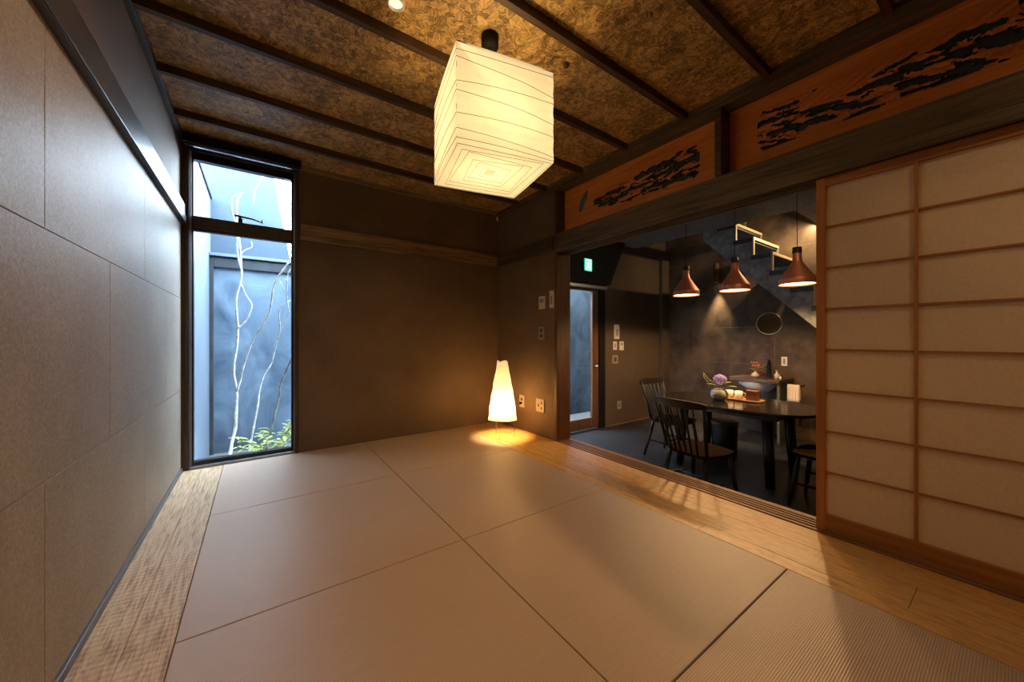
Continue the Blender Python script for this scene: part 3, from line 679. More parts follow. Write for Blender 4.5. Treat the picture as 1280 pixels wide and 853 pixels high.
# plug and flex, joined to the lamp
cordp = [(XW - 0.035, yo, zo), (XW - 0.05, yo + 0.01, zo - 0.05), (XW - 0.04, yo + 0.03, 0.06), (XW - 0.06, yo + 0.05, 0.004), (LX + 0.18, LY + 0.08, 0.004), (LX + 0.12 * math.cos(1.6), LY + 0.12 * math.sin(1.6), 0.02), (LX + 0.118 * math.cos(1.6), LY + 0.118 * math.sin(1.6), 0.33)]
MB().tube([Vector(p) - Vector((LX, LY, 0)) for p in cordp], 0.0022, 6).build('power_cord', 'rib', fl_)
MB().box(XW - 0.04 - LX, XW - 0.0125 - LX, yo - 0.012 - LY, yo + 0.012 - LY, zo - 0.012, zo + 0.012).build('plug', 'black', fl_, 0.003)
x, D = Yhit(621.6, YB)
plate('wall_sensor', 'tiny pale sensor box high in the corner on the back wall', 'sensor', 'Y', YB, x, CH + 146.5 * D / F, CH + 151 * D / F, 0.014, depth=0.02, detail=[('lens', 0, -0.2, 0.4, 0.4, 'ivory_d')])
DL = [((0.521, 1.67), 'small round surface spotlight on the ceiling near the lantern'), ((0.50, -0.62), 'added round fill spotlight on the ceiling behind the viewer'), ((1.75, -0.62), 'added round fill spotlight on the ceiling over the shoji end of the room')]  # first fixture is in view; the other two are added to brighten the room
for (dx, dy), lb in DL:
    sd_ = thing('ceiling_or_fill_spotlight', lb, 'ceiling light', (dx, dy, ZC), 0, 'small round ceiling spotlights')
    MB().lathe([(0.040, -0.0002), (0.040, -0.022), (0.036, -0.026), (0.031, -0.024), (0.030, -0.012)], (0, 0, 0), 28).build('housing', 'ceramic', sd_)
    MB().lathe([(0.0305, -0.014), (0.001, -0.014)], (0, 0, 0), 28).build('lens', emit('spotlight_or_fill_lens', (1.0, 0.80, 0.5), 1.5), sd_)
ck = MB().lathe([(0.001, -0.022), (0.010, -0.022), (0.014, -0.012), (0.016, -0.0003)], (1.436, 1.497, ZC), 16)
tag(ck.build('ceiling_hook', 'beam'), 'small dark round knob on the ceiling boards beside the lantern', 'ceiling knob')

def ypx(u0, u1, v0, v1, Y=YD):
    xa, Da = Yhit(u0, Y); xb, Db = Yhit(u1, Y); D = (Da + Db) / 2
    return (xa + xb) / 2, CH - (v1 - 423) * D / F, CH - (v0 - 423) * D / F, abs(xa - xb) / 2
x, z0, z1, h = ypx(767.3, 773, 406, 424); plate('wall_remote', 'tall ivory remote on the dining wall, topmost of the cluster beside the glass door', 'remote control', 'Y', YD, x, z0, z1, h, depth=0.02, detail=[('button_pad', 0, -0.1, 0.5, 0.5, 'ivory_d')])
x, z0, z1, h = ypx(766.2, 770.6, 427, 437.5); plate('light_switch', 'small square ivory switch directly under the dining wall remote', 'switch', 'Y', YD, x, z0, z1, h, detail=[('rocker', 0, 0, 0.4, 0.5, 'ivory_d')])
x, z0, z1, h = ypx(773.8, 778.6, 427, 438); plate('wall_thermostat', 'plain ivory thermostat offset from the small switch on the dining wall', 'thermostat', 'Y', YD, x, z0, z1, h, depth=0.018, detail=[('display', 0, 0.4, 0.6, 0.25, 'ivory_d')])
x, z0, z1, h = ypx(765, 771.8, 444.4, 454.5); plate('light_switch', 'dark framed switch at the bottom of the dining wall cluster', 'switch', 'Y', YD, x, z0, z1, h, 'ivory_d', [('rocker', 0, 0, 0.5, 0.6, 'dining_plaster')])
x, z0, z1, h = ypx(771.3, 776, 501.5, 511.5); plate('wall_outlet', 'dim brown outlet near the floor of the dining wall', 'outlet', 'Y', YD, x, z0, z1, h, 'ivory_d', [('socket', 0, 0, 0.2, 0.4, 'dark_hole')])
y, z0, z1, h = px_plate(977, 984.3, 446.3, 457.5, XT)
plate('light_switch', 'white framed switch on the dark tiles beside the black faucet', 'switch', 'X', XT, y, z0, z1, h, 'ceramic', [('rocker', 0, 0, 0.4, 0.62, 'ivory_d')])

# exit sign
x, z0, z1, h = ypx(730.8, 740, 323.8, 338.6, 3.62)
ex = thing('exit_sign', 'green illuminated exit sign with white running figure above the glass door', 'exit sign', (x, 3.62, (z0 + z1) / 2))
hz = (z1 - z0) / 2; hw = h
box('housing', 'ivory', -hw - 0.004, hw + 0.004, 0.001, 0.028, -hz - 0.004, hz + 0.004, ex, 0.002)
box('light_panel', 'exit_green', -hw, hw, -0.001, 0.001, -hz, hz, ex)
pg = MB(); q = hw
def seg2(p0, p1, w):
    p0, p1 = Vector(p0), Vector(p1); d = (p1 - p0).normalized(); n_ = Vector((-d.y, d.x)) * w
    pts = [(p0 + n_), (p1 + n_), (p1 - n_), (p0 - n_)]
    pg.prism([(a.x * q, a.y * q) for a in pts], 'Y', -0.004, -0.0012)
pg.box(-0.72 * hw, 0.72 * hw, -0.003, -0.0011, -0.86 * hz, -0.80 * hz)
pg.box(-0.72 * hw, -0.62 * hw, -0.003, -0.0011, -0.80 * hz, 0.86 * hz); pg.box(0.62 * hw, 0.72 * hw, -0.003, -0.0011, -0.80 * hz, 0.86 * hz); pg.box(-0.62 * hw, 0.62 * hw, -0.003, -0.0011, 0.80 * hz, 0.86 * hz)
seg2((0.02, 0.45), (-0.05, -0.25), 0.17); seg2((-0.05, -0.2), (0.35, -0.55), 0.10); seg2((0.35, -0.55), (0.30, -1.0), 0.09); seg2((-0.05, -0.2), (-0.30, -0.7), 0.10); seg2((-0.30, -0.7), (-0.55, -0.8), 0.08)
seg2((0.02, 0.40), (0.45, 0.10), 0.08); seg2((0.0, 0.40), (-0.42, 0.25), 0.08); seg2((0.08, 0.62), (0.08, 0.95), 0.15)
pg.build('pictogram', 'exit_white', ex)
MB().tube([(0, 0.014, hz), (0, 0.014, 2.569 - (z0 + z1) / 2)], 0.004, 8).build('hanger', 'black_metal', ex)

# ================================================================== STAIRS
sx0, sx1 = 5.25, XT - 0.002; RUN, RISE = 0.2107, 0.235
stp = [(2.22 - RUN * k, 2.36 - RISE * k) for k in range(-2, 12)]     # riser position and the level at its foot
st_ = thing('staircase', 'grey open staircase with pale nosings climbing the tiled wall', 'staircase', (0, 0, 0))
prof = []
for (y, z) in stp[::1]:
    if z + RISE < ZF + 0.02: break
    prof.append((y, z + RISE)); prof.append((y, z))
ylo = max(prof[-1][0] - RUN * 0.9, -0.15)
def under(y): return 2.44 + (y - 2.63) * 1.0
pts = [p for p in prof if p[1] > ZF]
pts.append((pts[-1][0], max(ZF + 0.001, under(pts[-1][0]))))
if under(pts[0][0]) < pts[0][1]: pts.append((pts[0][0], under(pts[0][0])))
yb0 = (ZF + 0.001 - 2.44) + 2.63
if yb0 > pts[-2][0]: pts.insert(-1, (yb0, ZF + 0.001))
for xs in ((sx0, sx0 + 0.05), (sx1 - 0.05, sx1)):
    MB().prism(pts, 'X', xs[0], xs[1]).build('stringer', 'stair', st_)
for (y, z) in stp:
    zz = z + RISE
    if zz < ZF + 0.1 or z > 2.9: continue
    box('tread', 'tread', sx0 - 0.012, sx1 - 0.051, y, y + RUN + 0.02, zz - 0.055, zz + 0.004, st_, 0.003)
    box('nosing', 'brass', sx0 - 0.02, sx1 - 0.051, y - 0.022, y - 0.001, zz - 0.030, zz + 0.006, st_, 0.002)
    box('riser_post', 'brass', sx0 - 0.02, sx0 + 0.012, y - 0.022, y - 0.001, z + 0.005, zz - 0.031, st_, 0.002)
tag(box('light_strip', 'led', 5.30, 6.10, 1.553, 1.565, 2.600, 2.615), 'warm light strip glowing along the edge of the stairwell opening', 'light strip')

# wall downlight, mirror
ydl, _ = Xhit(895.5, 6.05)
dl = thing('wall_downlight', 'slim bronze tube downlight shining down the dark tiled wall', 'wall lamp', (6.05, ydl, 1.95))
MB().lathe([(0.040, 0.0), (0.040, 0.31), (0.001, 0.31)], (0, 0, 0), 24).lathe([(0.040, 0.0), (0.034, 0.0), (0.034, 0.06)], (0, 0, 0), 24).build('tube_body', 'gold_tube', dl)
MB().lathe([(0.0335, 0.02), (0.001, 0.02)], (0, 0, 0), 24).build('lens', emit('downlight_lens', (1.0, 0.8, 0.5), 20), dl)
box('wall_bracket', 'gold_tube', 0.036, 0.078, -0.015, 0.015, 0.12, 0.20, dl, 0.002)
mi = thing('round_mirror', 'small round mirror with thin lit rim on the dark tiled wall', 'mirror', (XT, 2.125, 1.265))
MB().lathe([(0.001, -0.014), (0.154, -0.014)], (0, 0, 0), 48, axis='X').build('mirror_glass', 'mirror', mi)
MB().lathe([(0.154, -0.014), (0.156, -0.018), (0.162, -0.018), (0.162, -0.0005)], (0, 0, 0), 48, axis='X').build('rim', 'ivory', mi)

# ================================================================== PENDANTS
PX = 4.25; PZ = 1.57
def pendant(label):
    p = thing('pendant_lamp', label, 'pendant lamp', (0, 0, 0), 0, 'copper pendant lamps above the dining table')
    pr = [(0.147, 0.0), (0.147, 0.046), (0.146, 0.050), (0.143, 0.056), (0.138, 0.064), (0.075, 0.160), (0.045, 0.210), (0.038, 0.226), (0.035, 0.240), (0.035, 0.300)]
    inn = [(0.032, 0.28), (0.042, 0.208), (0.072, 0.158), (0.135, 0.062), (0.144, 0.046), (0.144, 0.0)]
    MB().lathe(pr, (0, 0, 0), 48).lathe(inn[::-1], (0, 0, 0), 48).lathe([(0.147, 0), (0.144, 0)], (0, 0, 0), 48).build('lamp_shade', 'copper', p)
    MB().lathe([(0.036, 0.3005), (0.037, 0.302), (0.037, 0.358), (0.003, 0.360)], (0, 0, 0), 24).build('cap', 'copper_dark', p)
    MB().lathe([(0.001, 0.012), (0.1435, 0.012)], (0, 0, 0), 48).build('diffuser', 'diffuser', p)
    MB().tube([(0, 0, 0.358), (0, 0, 2.569 - PZ)], 0.003, 6).build('cord', 'black', p)
    MB().lathe([(0.001, 2.545 - PZ), (0.04, 2.545 - PZ), (0.045, 2.569 - PZ)], (0, 0, 0), 20).build('canopy', 'black', p)
    return p
p0 = pendant('copper pendant lamp at the window-door end of the row, beside the wall downlight')
pl_lab = ['copper pendant lamp hanging closest to the glass door end of the table', 'copper pendant lamp in the middle of the row of three', 'copper pendant lamp hanging closest to the shoji screen']
for i, y in enumerate((2.345, 1.80, 1.243)):
    p = p0 if i == 0 else copy_tree(p0); p.location = (PX, y, PZ); p['label'] = pl_lab[i]

# ================================================================== TABLE
TZ = 0.37; TX, TY = 4.19, 1.78
tbl = thing('dining_table', 'black oval dining table under the copper pendants', 'table', (TX, TY, ZF))
def oval(a, b_, n_, k=64):
    out = []
    for i in range(k):
        t = 2 * PI * i / k; c, s_ = math.cos(t), math.sin(t)
        out.append((a * math.copysign(abs(c) ** (2 / n_), c), b_ * math.copysign(abs(s_) ** (2 / n_), s_)))
    return out
TH = TZ - ZF
MB().prism(oval(0.50, 0.76, 2.5), 'Z', TH - 0.030, TH).build('tabletop', 'tabletop', tbl, 0.008, seg=3)
MB().box(-0.36, -0.34, -0.5, 0.5, TH - 0.085, TH - 0.031).box(0.34, 0.36, -0.5, 0.5, TH - 0.085, TH - 0.031).box(-0.34, 0.34, -0.50, -0.48, TH - 0.085, TH - 0.031).box(-0.34, 0.34, 0.48, 0.50, TH - 0.085, TH - 0.031).build('apron', 'lacquer', tbl)
for (a, b_) in ((-1, -1), (-1, 1), (1, -1), (1, 1)):
    MB().tube([(a * 0.27, b_ * 0.40, TH - 0.031), (a * 0.30, b_ * 0.44, 0.0)], [0.050, 0.038], 18).build('leg', 'lacquer', tbl)

# ================================================================== CHAIRS
def chair(label):
    c = thing('dining_chair', label, 'chair', (0, 0, 0), 0, 'black spindle-back chairs around the dining table')
    SH = 0.45
    # saddle seat
    bm = MB(); nx, ny = 14, 14; top = []; bot = []
    for i in range(nx + 1):
        rt, rb_ = [], []
        for j in range(ny + 1):
            s_, t = -1 + 2 * i / nx, -1 + 2 * j / ny
            x = s_ * math.sqrt(max(0, 1 - t * t * 0.32)); y = t * math.sqrt(max(0, 1 - s_ * s_ * 0.26))
            wx = 0.235 - 0.020 * (1 - t) / 2
            dip = -0.012 * (1 - x * x) * (1 - y * y)
            ed = 0.012 * max(abs(s_), abs(t)) ** 6
            rt.append(bm.b.verts.new((x * wx, y * 0.215, SH + dip - ed * 0.3))); rb_.append(bm.b.verts.new((x * (wx - 0.015), y * 0.200, SH - 0.034)))
        top.append(rt); bot.append(rb_)
    for i in range(nx):
        for j in range(ny):
            f = bm.b.faces.new((top[i][j], top[i + 1][j], top[i + 1][j + 1], top[i][j + 1])); f.smooth = True
            bm.b.faces.new((bot[i][j], bot[i][j + 1], bot[i + 1][j + 1], bot[i + 1][j]))
    for i in range(nx):
        bm.b.faces.new((top[i][0], bot[i][0], bot[i + 1][0], top[i + 1][0])); bm.b.faces.new((top[i][ny], top[i + 1][ny], bot[i + 1][ny], bot[i][ny]))
        bm.b.faces.new((top[0][i], top[0][i + 1], bot[0][i + 1], bot[0][i])); bm.b.faces.new((top[nx][i], bot[nx][i], bot[nx][i + 1], top[nx][i + 1]))
    bm.build('seat', 'seat_black', c, 0.004)
    def lp(ax, ay, z):         # a point on the splayed leg at height z
        t = 1 - z / (SH - 0.03)
        return (ax * (0.165 + 0.055 * t), (0.15 + 0.055 * t) if ay > 0 else -(0.15 + 0.09 * t), z)
    for ax in (-1, 1):
        for ay in (-1, 1):
            MB().tube([lp(ax, ay, 0.42), lp(ax, ay, 0.30), lp(ax, ay, 0.15), lp(ax, ay, 0.0)], [0.015, 0.020, 0.018, 0.012], 12).build('leg', 'lacquer', c)
        MB().tube([lp(ax, 1, 0.19), tuple((p + q) / 2 for p, q in zip(lp(ax, 1, 0.19), lp(ax, -1, 0.19))), lp(ax, -1, 0.19)], [0.008, 0.012, 0.008], 10).build('stretcher', 'lacquer', c)
    m0 = [tuple((p + q) / 2 for p, q in zip(lp(a, 1, 0.19), lp(a, -1, 0.19))) for a in (-1, 1)]
    MB().tube([m0[0], (0, m0[0][1], 0.19), m0[1]], [0.008, 0.012, 0.008], 10).build('stretcher', 'lacquer', c)
    def rail(s_, z=0): return Vector((0.262 * s_, -0.325 + 0.070 * s_ * s_, 0.0))
    HT = 0.892
    for s_ in (-1, 1):
        p0_ = Vector((0.190 * s_, -0.165, SH - 0.01)); p1 = rail(s_ * 0.90); p1.z = HT - 0.03
        MB().tube([p0_, p0_.lerp(p1, 0.5), p1], [0.013, 0.014, 0.011], 12).build('back_post', 'lacquer', c)
    for k in range(6):
        s_ = -0.66 + 1.32 * k / 5
        p0_ = Vector((0.190 * s_, -0.195 + 0.012 * s_ * s_, SH - 0.012)); p1 = rail(s_ * 0.93); p1.z = HT - 0.05
        MB().tube([p0_, p0_.lerp(p1, 0.35), p1], [0.008, 0.0095, 0.007], 8).build('spindle', 'lacquer', c)
    bm = MB(); ring = []
    for i in range(21):
        s_ = -1 + 2 * i / 20; p = rail(s_); lo = HT - 0.062 + 0.016 * abs(s_) ** 4; hi = HT + 0.008 - 0.010 * s_ * s_ - 0.012 * abs(s_) ** 8
        nrm = Vector((-0.14 * s_ / 0.262, 1, 0)).normalized() * 0.011; tilt = Vector((0, -0.010, 0))
        ring.append([bm.b.verts.new((p.x + nrm.x * sg + tl.x, p.y + nrm.y * sg + tl.y, z)) for sg, z, tl in ((1, lo, Vector()), (1, hi, tilt), (-1, hi, tilt), (-1, lo, Vector()))])
    for i in range(20):
        for k in range(4):
            f = bm.b.faces.new((ring[i][k], ring[i][(k + 1) % 4], ring[i + 1][(k + 1) % 4], ring[i + 1][k])); f.smooth = False
    bm.b.faces.new(ring[0][::-1]); bm.b.faces.new(ring[-1])
    bm.build('top_rail', 'lacquer', c, 0.004)
    return c
ch = chair('black spindle-back chair at the far end of the table, by the dining wall')
ch.location = (4.01, 2.37, ZF); ch.rotation_euler[2] = PI + 0.03
c2 = copy_tree(ch); c2.location = (3.13, 1.61, ZF); c2.rotation_euler[2] = math.radians(-99); c2['label'] = 'black spindle-back chair with its back to the tatami room'
c3 = copy_tree(ch); c3.location = (3.86, 0.92, ZF); c3.rotation_euler[2] = 0.02; c3['label'] = 'black spindle-back chair partly hidden by the shoji screen'
# drum stool beneath the table
ds = thing('drum_stool', 'black drum stool with brown seat tucked beneath the dining table', 'stool', (4.50, 2.02, ZF))
MB().lathe([(0.001, 0), (0.125, 0), (0.130, 0.01), (0.140, 0.385), (0.138, 0.39), (0.001, 0.39)], (0, 0, 0), 40).build('body', 'lacquer', ds)
MB().lathe([(0.001, 0.391), (0.142, 0.391), (0.146, 0.40), (0.146, 0.42), (0.135, 0.432), (0.001, 0.436)], (0, 0, 0), 40).build('seat', 'seat_brown', ds)

# ================================================================== THINGS ON THE TABLE
vz = thing('flower_vase', 'round mottled stoneware vase on the dining table holding a hydrangea', 'vase', (4.13, 1.905, TZ))
MB().lathe([(0.001, 0.0), (0.045, 0.0), (0.078, 0.03), (0.088, 0.065), (0.076, 0.105), (0.045, 0.128), (0.036, 0.130), (0.034, 0.120), (0.060, 0.09), (0.07, 0.06), (0.03, 0.01), (0.001, 0.008)], (0, 0, 0), 36).build('vessel', 'vase', vz)
hy = thing('hydrangea', 'purple hydrangea bloom with leaves and pale twigs in the round vase', 'flower', (4.13, 1.905, TZ + 0.131))
MB().tube([(0, 0, -0.10), (0.005, -0.005, 0.0), (0.0, -0.01, 0.08)], 0.004, 6).build('stem', 'green', hy)
bm = MB()
for k in range(150):
    zf_ = 1 - 2 * (k + 0.5) / 150; a = k * 2.39996; rr = math.sqrt(1 - zf_ * zf_)
    d = Vector((rr * math.cos(a), rr * math.sin(a), zf_ * 0.85)); p = Vector((0, -0.01, 0.098)) + d * (0.062 + random.uniform(-0.004, 0.006))
    t1 = d.cross(Vector((0.3, 0.2, 1))).normalized(); t2 = d.cross(t1)
    for q in range(4):
        aa = q * PI / 2 + random.random(); e1 = (t1 * math.cos(aa) + t2 * math.sin(aa)); e2 = (t2 * math.cos(aa) - t1 * math.sin(aa))
        w = 0.011
        bm.quad(p, p + e1 * w * 0.6 + e2 * w * 0.45 + d * 0.002, p + e1 * w + d * 0.003, p + e1 * w * 0.6 - e2 * w * 0.45 + d * 0.002)
bm.build('bloom', 'petal', hy)
def leafmesh(bm, base, tip, width, up=(0, 0, 1), sag=0.01, mi=0):
    base, tip = Vector(base), Vector(tip); d = tip - base; sd = d.cross(Vector(up)).normalized() * width; prev = None
    for i in range(7):
        t = i / 6; w = math.sin(PI * min(1, t * 0.92 + 0.04)) ** 0.8; c_ = base + d * t - Vector((0, 0, sag)) * (4 * t * (t - 1) * -1) * -1
        cur = (bm.b.verts.new(c_ + sd * w), bm.b.verts.new(c_ - Vector((0, 0, width * 0.25))), bm.b.verts.new(c_ - sd * w))
        if prev:
            for a, b_ in ((0, 1), (1, 2)):
                f = bm.b.faces.new((prev[a], prev[b_], cur[b_], cur[a])); f.smooth = True; f.material_index = mi
        prev = cur
for (b0, t0) in (((0, 0, 0.02), (-0.06, 0.11, 0.045)), ((0, 0, 0.03), (0.05, -0.10, 0.075)), ((0, -0.01, 0.03), (-0.08, -0.05, 0.05)), ((0, 0, 0.02), (0.02, -0.17, 0.03))):
    bm = MB(); leafmesh(bm, b0, t0, 0.030); bm.build('leaf', 'green', hy)
MB().tube([(0, 0, 0), (-0.03, 0.05, 0.07), (-0.04, 0.09, 0.09), (-0.05, 0.15, 0.165)], 0.0022, 6).tube([(-0.035, 0.07, 0.085), (-0.04, 0.10, 0.06), (-0.045, 0.14, 0.11), (-0.04, 0.15, 0.14)], 0.002, 6).tube([(-0.03, 0.05, 0.07), (-0.03, 0.10, 0.02)], 0.0018, 6).build('twig', 'twig', hy)
ty = thing('serving_tray', 'small wooden tray carrying cups beside the round vase on the table', 'tray', (4.335, 1.765, TZ), math.radians(-4))
MB().prism(oval(0.095, 0.205, 7, 40), 'Z', 0.0, 0.010).build('base', 'tan_wood', ty, 0.002)
rim = oval(0.092, 0.202, 7, 40)
MB().tube([(x, y, 0.014) for x, y in rim + rim[:1]], 0.005, 6).build('rim', 'tan_wood', ty)
def cup(label, y, x=0.0):
    c = thing('cup', label, 'cup', (4.335 + x, 1.765 + y, TZ + 0.011), 0, 'white cups on the wooden tray')
    MB().lathe([(0.001, 0.0), (0.030, 0.0), (0.037, 0.01), (0.039, 0.085), (0.036, 0.085), (0.034, 0.012), (0.001, 0.008)], (0, 0, 0), 28).build('body', 'ceramic', c)
    MB().tube([(0.02, -0.034, 0.068), (0.03, -0.054, 0.062), (0.03, -0.058, 0.04), (0.02, -0.036, 0.022)], 0.004, 8).build('handle', 'ceramic', c)
    return c
cup('white cup on the tray, the one touching the hydrangea vase side', 0.125); cup('white cup in the middle of the tray between cup and brown box', 0.03)
cup('white cup at the back of the tray behind its two companions', 0.085, 0.0) if False else None
bb = thing('tea_box', 'brown wooden tea box standing at the end of the tray', 'box', (4.345, 1.765 - 0.105, TZ + 0.011))
box('body', 'brown_box', -0.045, 0.045, -0.050, 0.050, 0, 0.085, bb, 0.002); box('lid', 'brown_box', -0.048, 0.048, -0.053, 0.053, 0.0855, 0.105, bb, 0.002)

# ================================================================== WASH STAND
CZ = 0.49
wc = thing('washbasin_counter', 'dark wooden washbasin counter fixed to the tiled wall', 'washbasin', (0, 0, 0))
MB().prism([(5.60, 1.83), (6.128, 1.83), (6.128, 2.47), (5.64, 2.47), (5.60, 2.44)], 'Z', CZ - 0.045, CZ).build('worktop', wood('counter_wood', (0.035, 0.022, 0.014), (0.14, 0.085, 0.05), 'Y', 0.3), wc, 0.004)
MB().box(5.63, 6.128, 1.835, 1.865, ZF + 0.001, CZ - 0.046).build('side_panel', 'concrete', wc, 0.002)
MB().lathe([(0.255, CZ - 0.046), (0.23, CZ - 0.10), (0.13, CZ - 0.19), (0.05, CZ - 0.235), (0.032, CZ - 0.245), (0.001, CZ - 0.246)], (5.86, 2.17, 0), 36).build('basin', 'basin', wc)
MB().tube([(5.86, 2.17, CZ - 0.24), (5.86, 2.17, CZ - 0.34)], 0.022, 14).tube([(5.86, 2.17, CZ - 0.33), (5.86, 2.17, CZ - 0.42), (5.92, 2.17, CZ - 0.46), (6.125, 2.17, CZ - 0.46)], 0.016, 12).build('drain_pipe', 'chrome', wc)
MB().tube([(6.05, 2.0, CZ - 0.05), (6.02, 1.95, CZ - 0.15), (6.05, 1.93, CZ - 0.30), (6.12, 1.93, CZ - 0.38)], 0.007, 8).build('supply_hose', 'chrome', wc)
# shelf / lower rail
MB().box(5.63, 6.128, 1.87, 2.44, ZF + 0.30, ZF + 0.32).build('lower_shelf', 'board_dark', wc, 0.002)
fc = thing('faucet', 'tall black cylindrical faucet on the washbasin counter', 'faucet', (5.98, 2.075, CZ))
MB().lathe([(0.001, 0.0), (0.032, 0.0), (0.030, 0.012), (0.026, 0.015), (0.026, 0.23), (0.001, 0.232)], (0, 0, 0), 24).build('body', 'black_metal', fc)
MB().tube([(-0.02, 0, 0.155), (-0.14, 0.0, 0.145)], [0.013, 0.012], 12).build('spout', 'black_metal', fc)
MB().tube([(0, 0, 0.232), (0, 0, 0.245), (-0.05, 0, 0.250)], [0.012, 0.012, 0.005], 10).build('lever', 'black_metal', fc)
bv = thing('bud_vase', 'small pale bud vase on the washbasin counter', 'vase', (5.80, 2.185, CZ))
MB().lathe([(0.001, 0.0), (0.035, 0.0), (0.052, 0.025), (0.048, 0.045), (0.020, 0.068), (0.014, 0.082), (0.016, 0.085), (0.010, 0.08), (0.001, 0.04)], (0, 0, 0), 28).build('vessel', 'vase_white', bv)
bf = thing('flower_sprig', 'reddish flower sprig with green leaves in the bud vase', 'flower', (5.80, 2.185, CZ + 0.083))
MB().tube([(0, 0, -0.03), (0, 0, 0.05), (0, 0.01, 0.11)], 0.002, 6).tube([(0, 0, 0), (0, -0.05, 0.06), (0, -0.13, 0.09)], 0.0016, 6).tube([(0, 0, 0), (0, -0.07, 0.03), (0, -0.12, 0.0)], 0.0014, 6).build('stem', 'twig', bf)
bm = MB()
for k in range(34):
    p = Vector((random.uniform(-.03, .03), random.uniform(-.045, .045), 0.10 + random.uniform(-.035, .04)))
    bm.ball(p, random.uniform(0.005, 0.010), 6)
bm.build('blossom', 'pink', bf)
for t0 in ((0.0, 0.075, 0.045), (-0.03, 0.03, 0.05), (0.02, -0.04, 0.045)):
    bm = MB(); leafmesh(bm, (0, 0, 0.01), t0, 0.02); bm.build('leaf', 'green', bf)
sb = thing('soap_bottle', 'small pale soap bottle at the corner of the washbasin counter', 'bottle', (5.76, 1.91, CZ))
MB().lathe([(0.001, 0.0), (0.030, 0.0), (0.030, 0.065), (0.014, 0.082), (0.001, 0.082)], (0, 0, 0), 24).build('body', 'soap', sb)
MB().lathe([(0.013, 0.082), (0.013, 0.10), (0.005, 0.101), (0.005, 0.118), (0.001, 0.118)], (0, 0, 0), 16).box(-0.03, 0.008, -0.006, 0.006, 0.116, 0.126).build('pump', 'ceramic', sb)
sc_ = thing('tumbler', 'tiny clear white tumbler beside the soap bottle on the counter', 'cup', (5.70, 1.850, CZ))
MB().lathe([(0.001, 0.0), (0.012, 0.0), (0.014, 0.055), (0.012, 0.055), (0.010, 0.004), (0.001, 0.003)], (0, 0, 0), 16).build('body', 'ceramic', sc_)
MB().lathe([(0.0145, 0.050), (0.0150, 0.053), (0.0145, 0.0555)], (0, 0, 0), 16).build('rim', 'chrome', sc_)
tr_ = thing('towel_rail', 'short dark towel rail below the counter beside the washbasin', 'towel rail', (0, 0, 0))
MB().tube([(5.72, 1.834, 0.43), (5.72, 1.60, 0.43)], 0.007, 8).tube([(5.72, 1.60, 0.43), (5.72, 1.60, 0.455)], 0.007, 8).build('bar', 'black_metal', tr_)
MB().lathe([(0.001, 1.822), (0.022, 1.822), (0.022, 1.834)], (5.72, 0, 0.43), 16, axis='Y').build('bracket', 'black_metal', tr_)
tw = MB(); n_ = 14
for side, xo, zb in ((0, -0.011, 0.22), (1, 0.011, 0.24)):
    g = []
    for i in range(n_ + 1):
        y = 1.775 - 0.130 * i / n_; w = 0.006 * math.sin(i * 1.9)
        g.append([tw.b.verts.new((5.72 + xo * (1 if k else 0.6) + w * min(1, k / 3) + 0.012 * (xo / 0.011) * (k / 6) ** 2, y - 0.010 * math.sin(i) * (k / 6), 0.440 - (0.440 - zb) * k / 6)) for k in range(7)])
    for i in range(n_):
        for k in range(6):
            f = tw.b.faces.new((g[i][k], g[i + 1][k], g[i + 1][k + 1], g[i][k + 1])); f.smooth = True
tw.quad((5.7134, 1.775, 0.440), (5.7266, 1.775, 0.440), (5.7266, 1.645, 0.440), (5.7134, 1.645, 0.440))
to = tw.build('hand_towel', 'towel'); md = to.modifiers.new('thick', 'SOLIDIFY'); md.thickness = 0.006; md.offset = 0
tag(to, 'cream hand towel folded over the dark rail beside the washbasin', 'towel')
# ================================================================== COURTYARD PLANTS
def at(u, v, Y):
    x, D = Yhit(u, Y); return Vector((x, Y, CH - (v - 423) * D / F))
bt = thing('bare_tree', 'white-barked bare young tree with several thin stems in the courtyard', 'tree', (0, 0, 0))
def stem(pix, Y0, Y1, r0, r1, mat='bark', root=False):
    r0 *= 0.85; r1 *= 0.85
    pts = [at(u, v, Y0 + (Y1 - Y0) * i / (len(pix) - 1)) for i, (u, v) in enumerate(pix)]
    if root: b_ = pts[0]; pts = [Vector((b_.x - 0.02, b_.y, ZF))] + pts
    # smooth
    q = [pts[0]]
    for i in range(len(pts) - 1):
        p0_, p1, p2, p3 = pts[max(0, i - 1)], pts[i], pts[i + 1], pts[min(len(pts) - 1, i + 2)]
        for t in (0.33, 0.67, 1.0):
            q.append(0.5 * ((2 * p1) + (p2 - p0_) * t + (2 * p0_ - 5 * p1 + 4 * p2 - p3) * t * t + (3 * p1 - p0_ - 3 * p2 + p3) * t ** 3))
    rr = [(r0 + (r1 - r0) * i / (len(q) - 1)) * (1 + 0.12 * math.sin(i * 2.3)) for i in range(len(q))]
    MB().tube(q, rr, 8).build('stem', mat, bt)
stem([(287.8, 567), (290.6, 550), (294.4, 535), (295.3, 512), (295.9, 490), (292.5, 471), (292.5, 454), (296, 433), (297.2, 410.7), (296.3, 397.6), (295.3, 373), (300, 356), (302, 339), (297.2, 320.6), (296.5, 300), (296.3, 270), (297.2, 249.4), (302, 244.7)], 4.62, 4.78, 0.019, 0.008, root=True)
stem([(302, 339), (301, 319), (299, 299), (292, 270), (289.7, 253), (292.5, 244.7), (304, 241)], 4.74, 4.84, 0.009, 0.003)
stem([(297.2, 410.7), (307.5, 401), (314.7, 382.5), (307.5, 369.4), (302, 356)], 4.69, 4.72, 0.010, 0.007)
stem([(301, 319), (305.7, 313), (315, 309), (314, 302)], 4.75, 4.85, 0.005, 0.003)
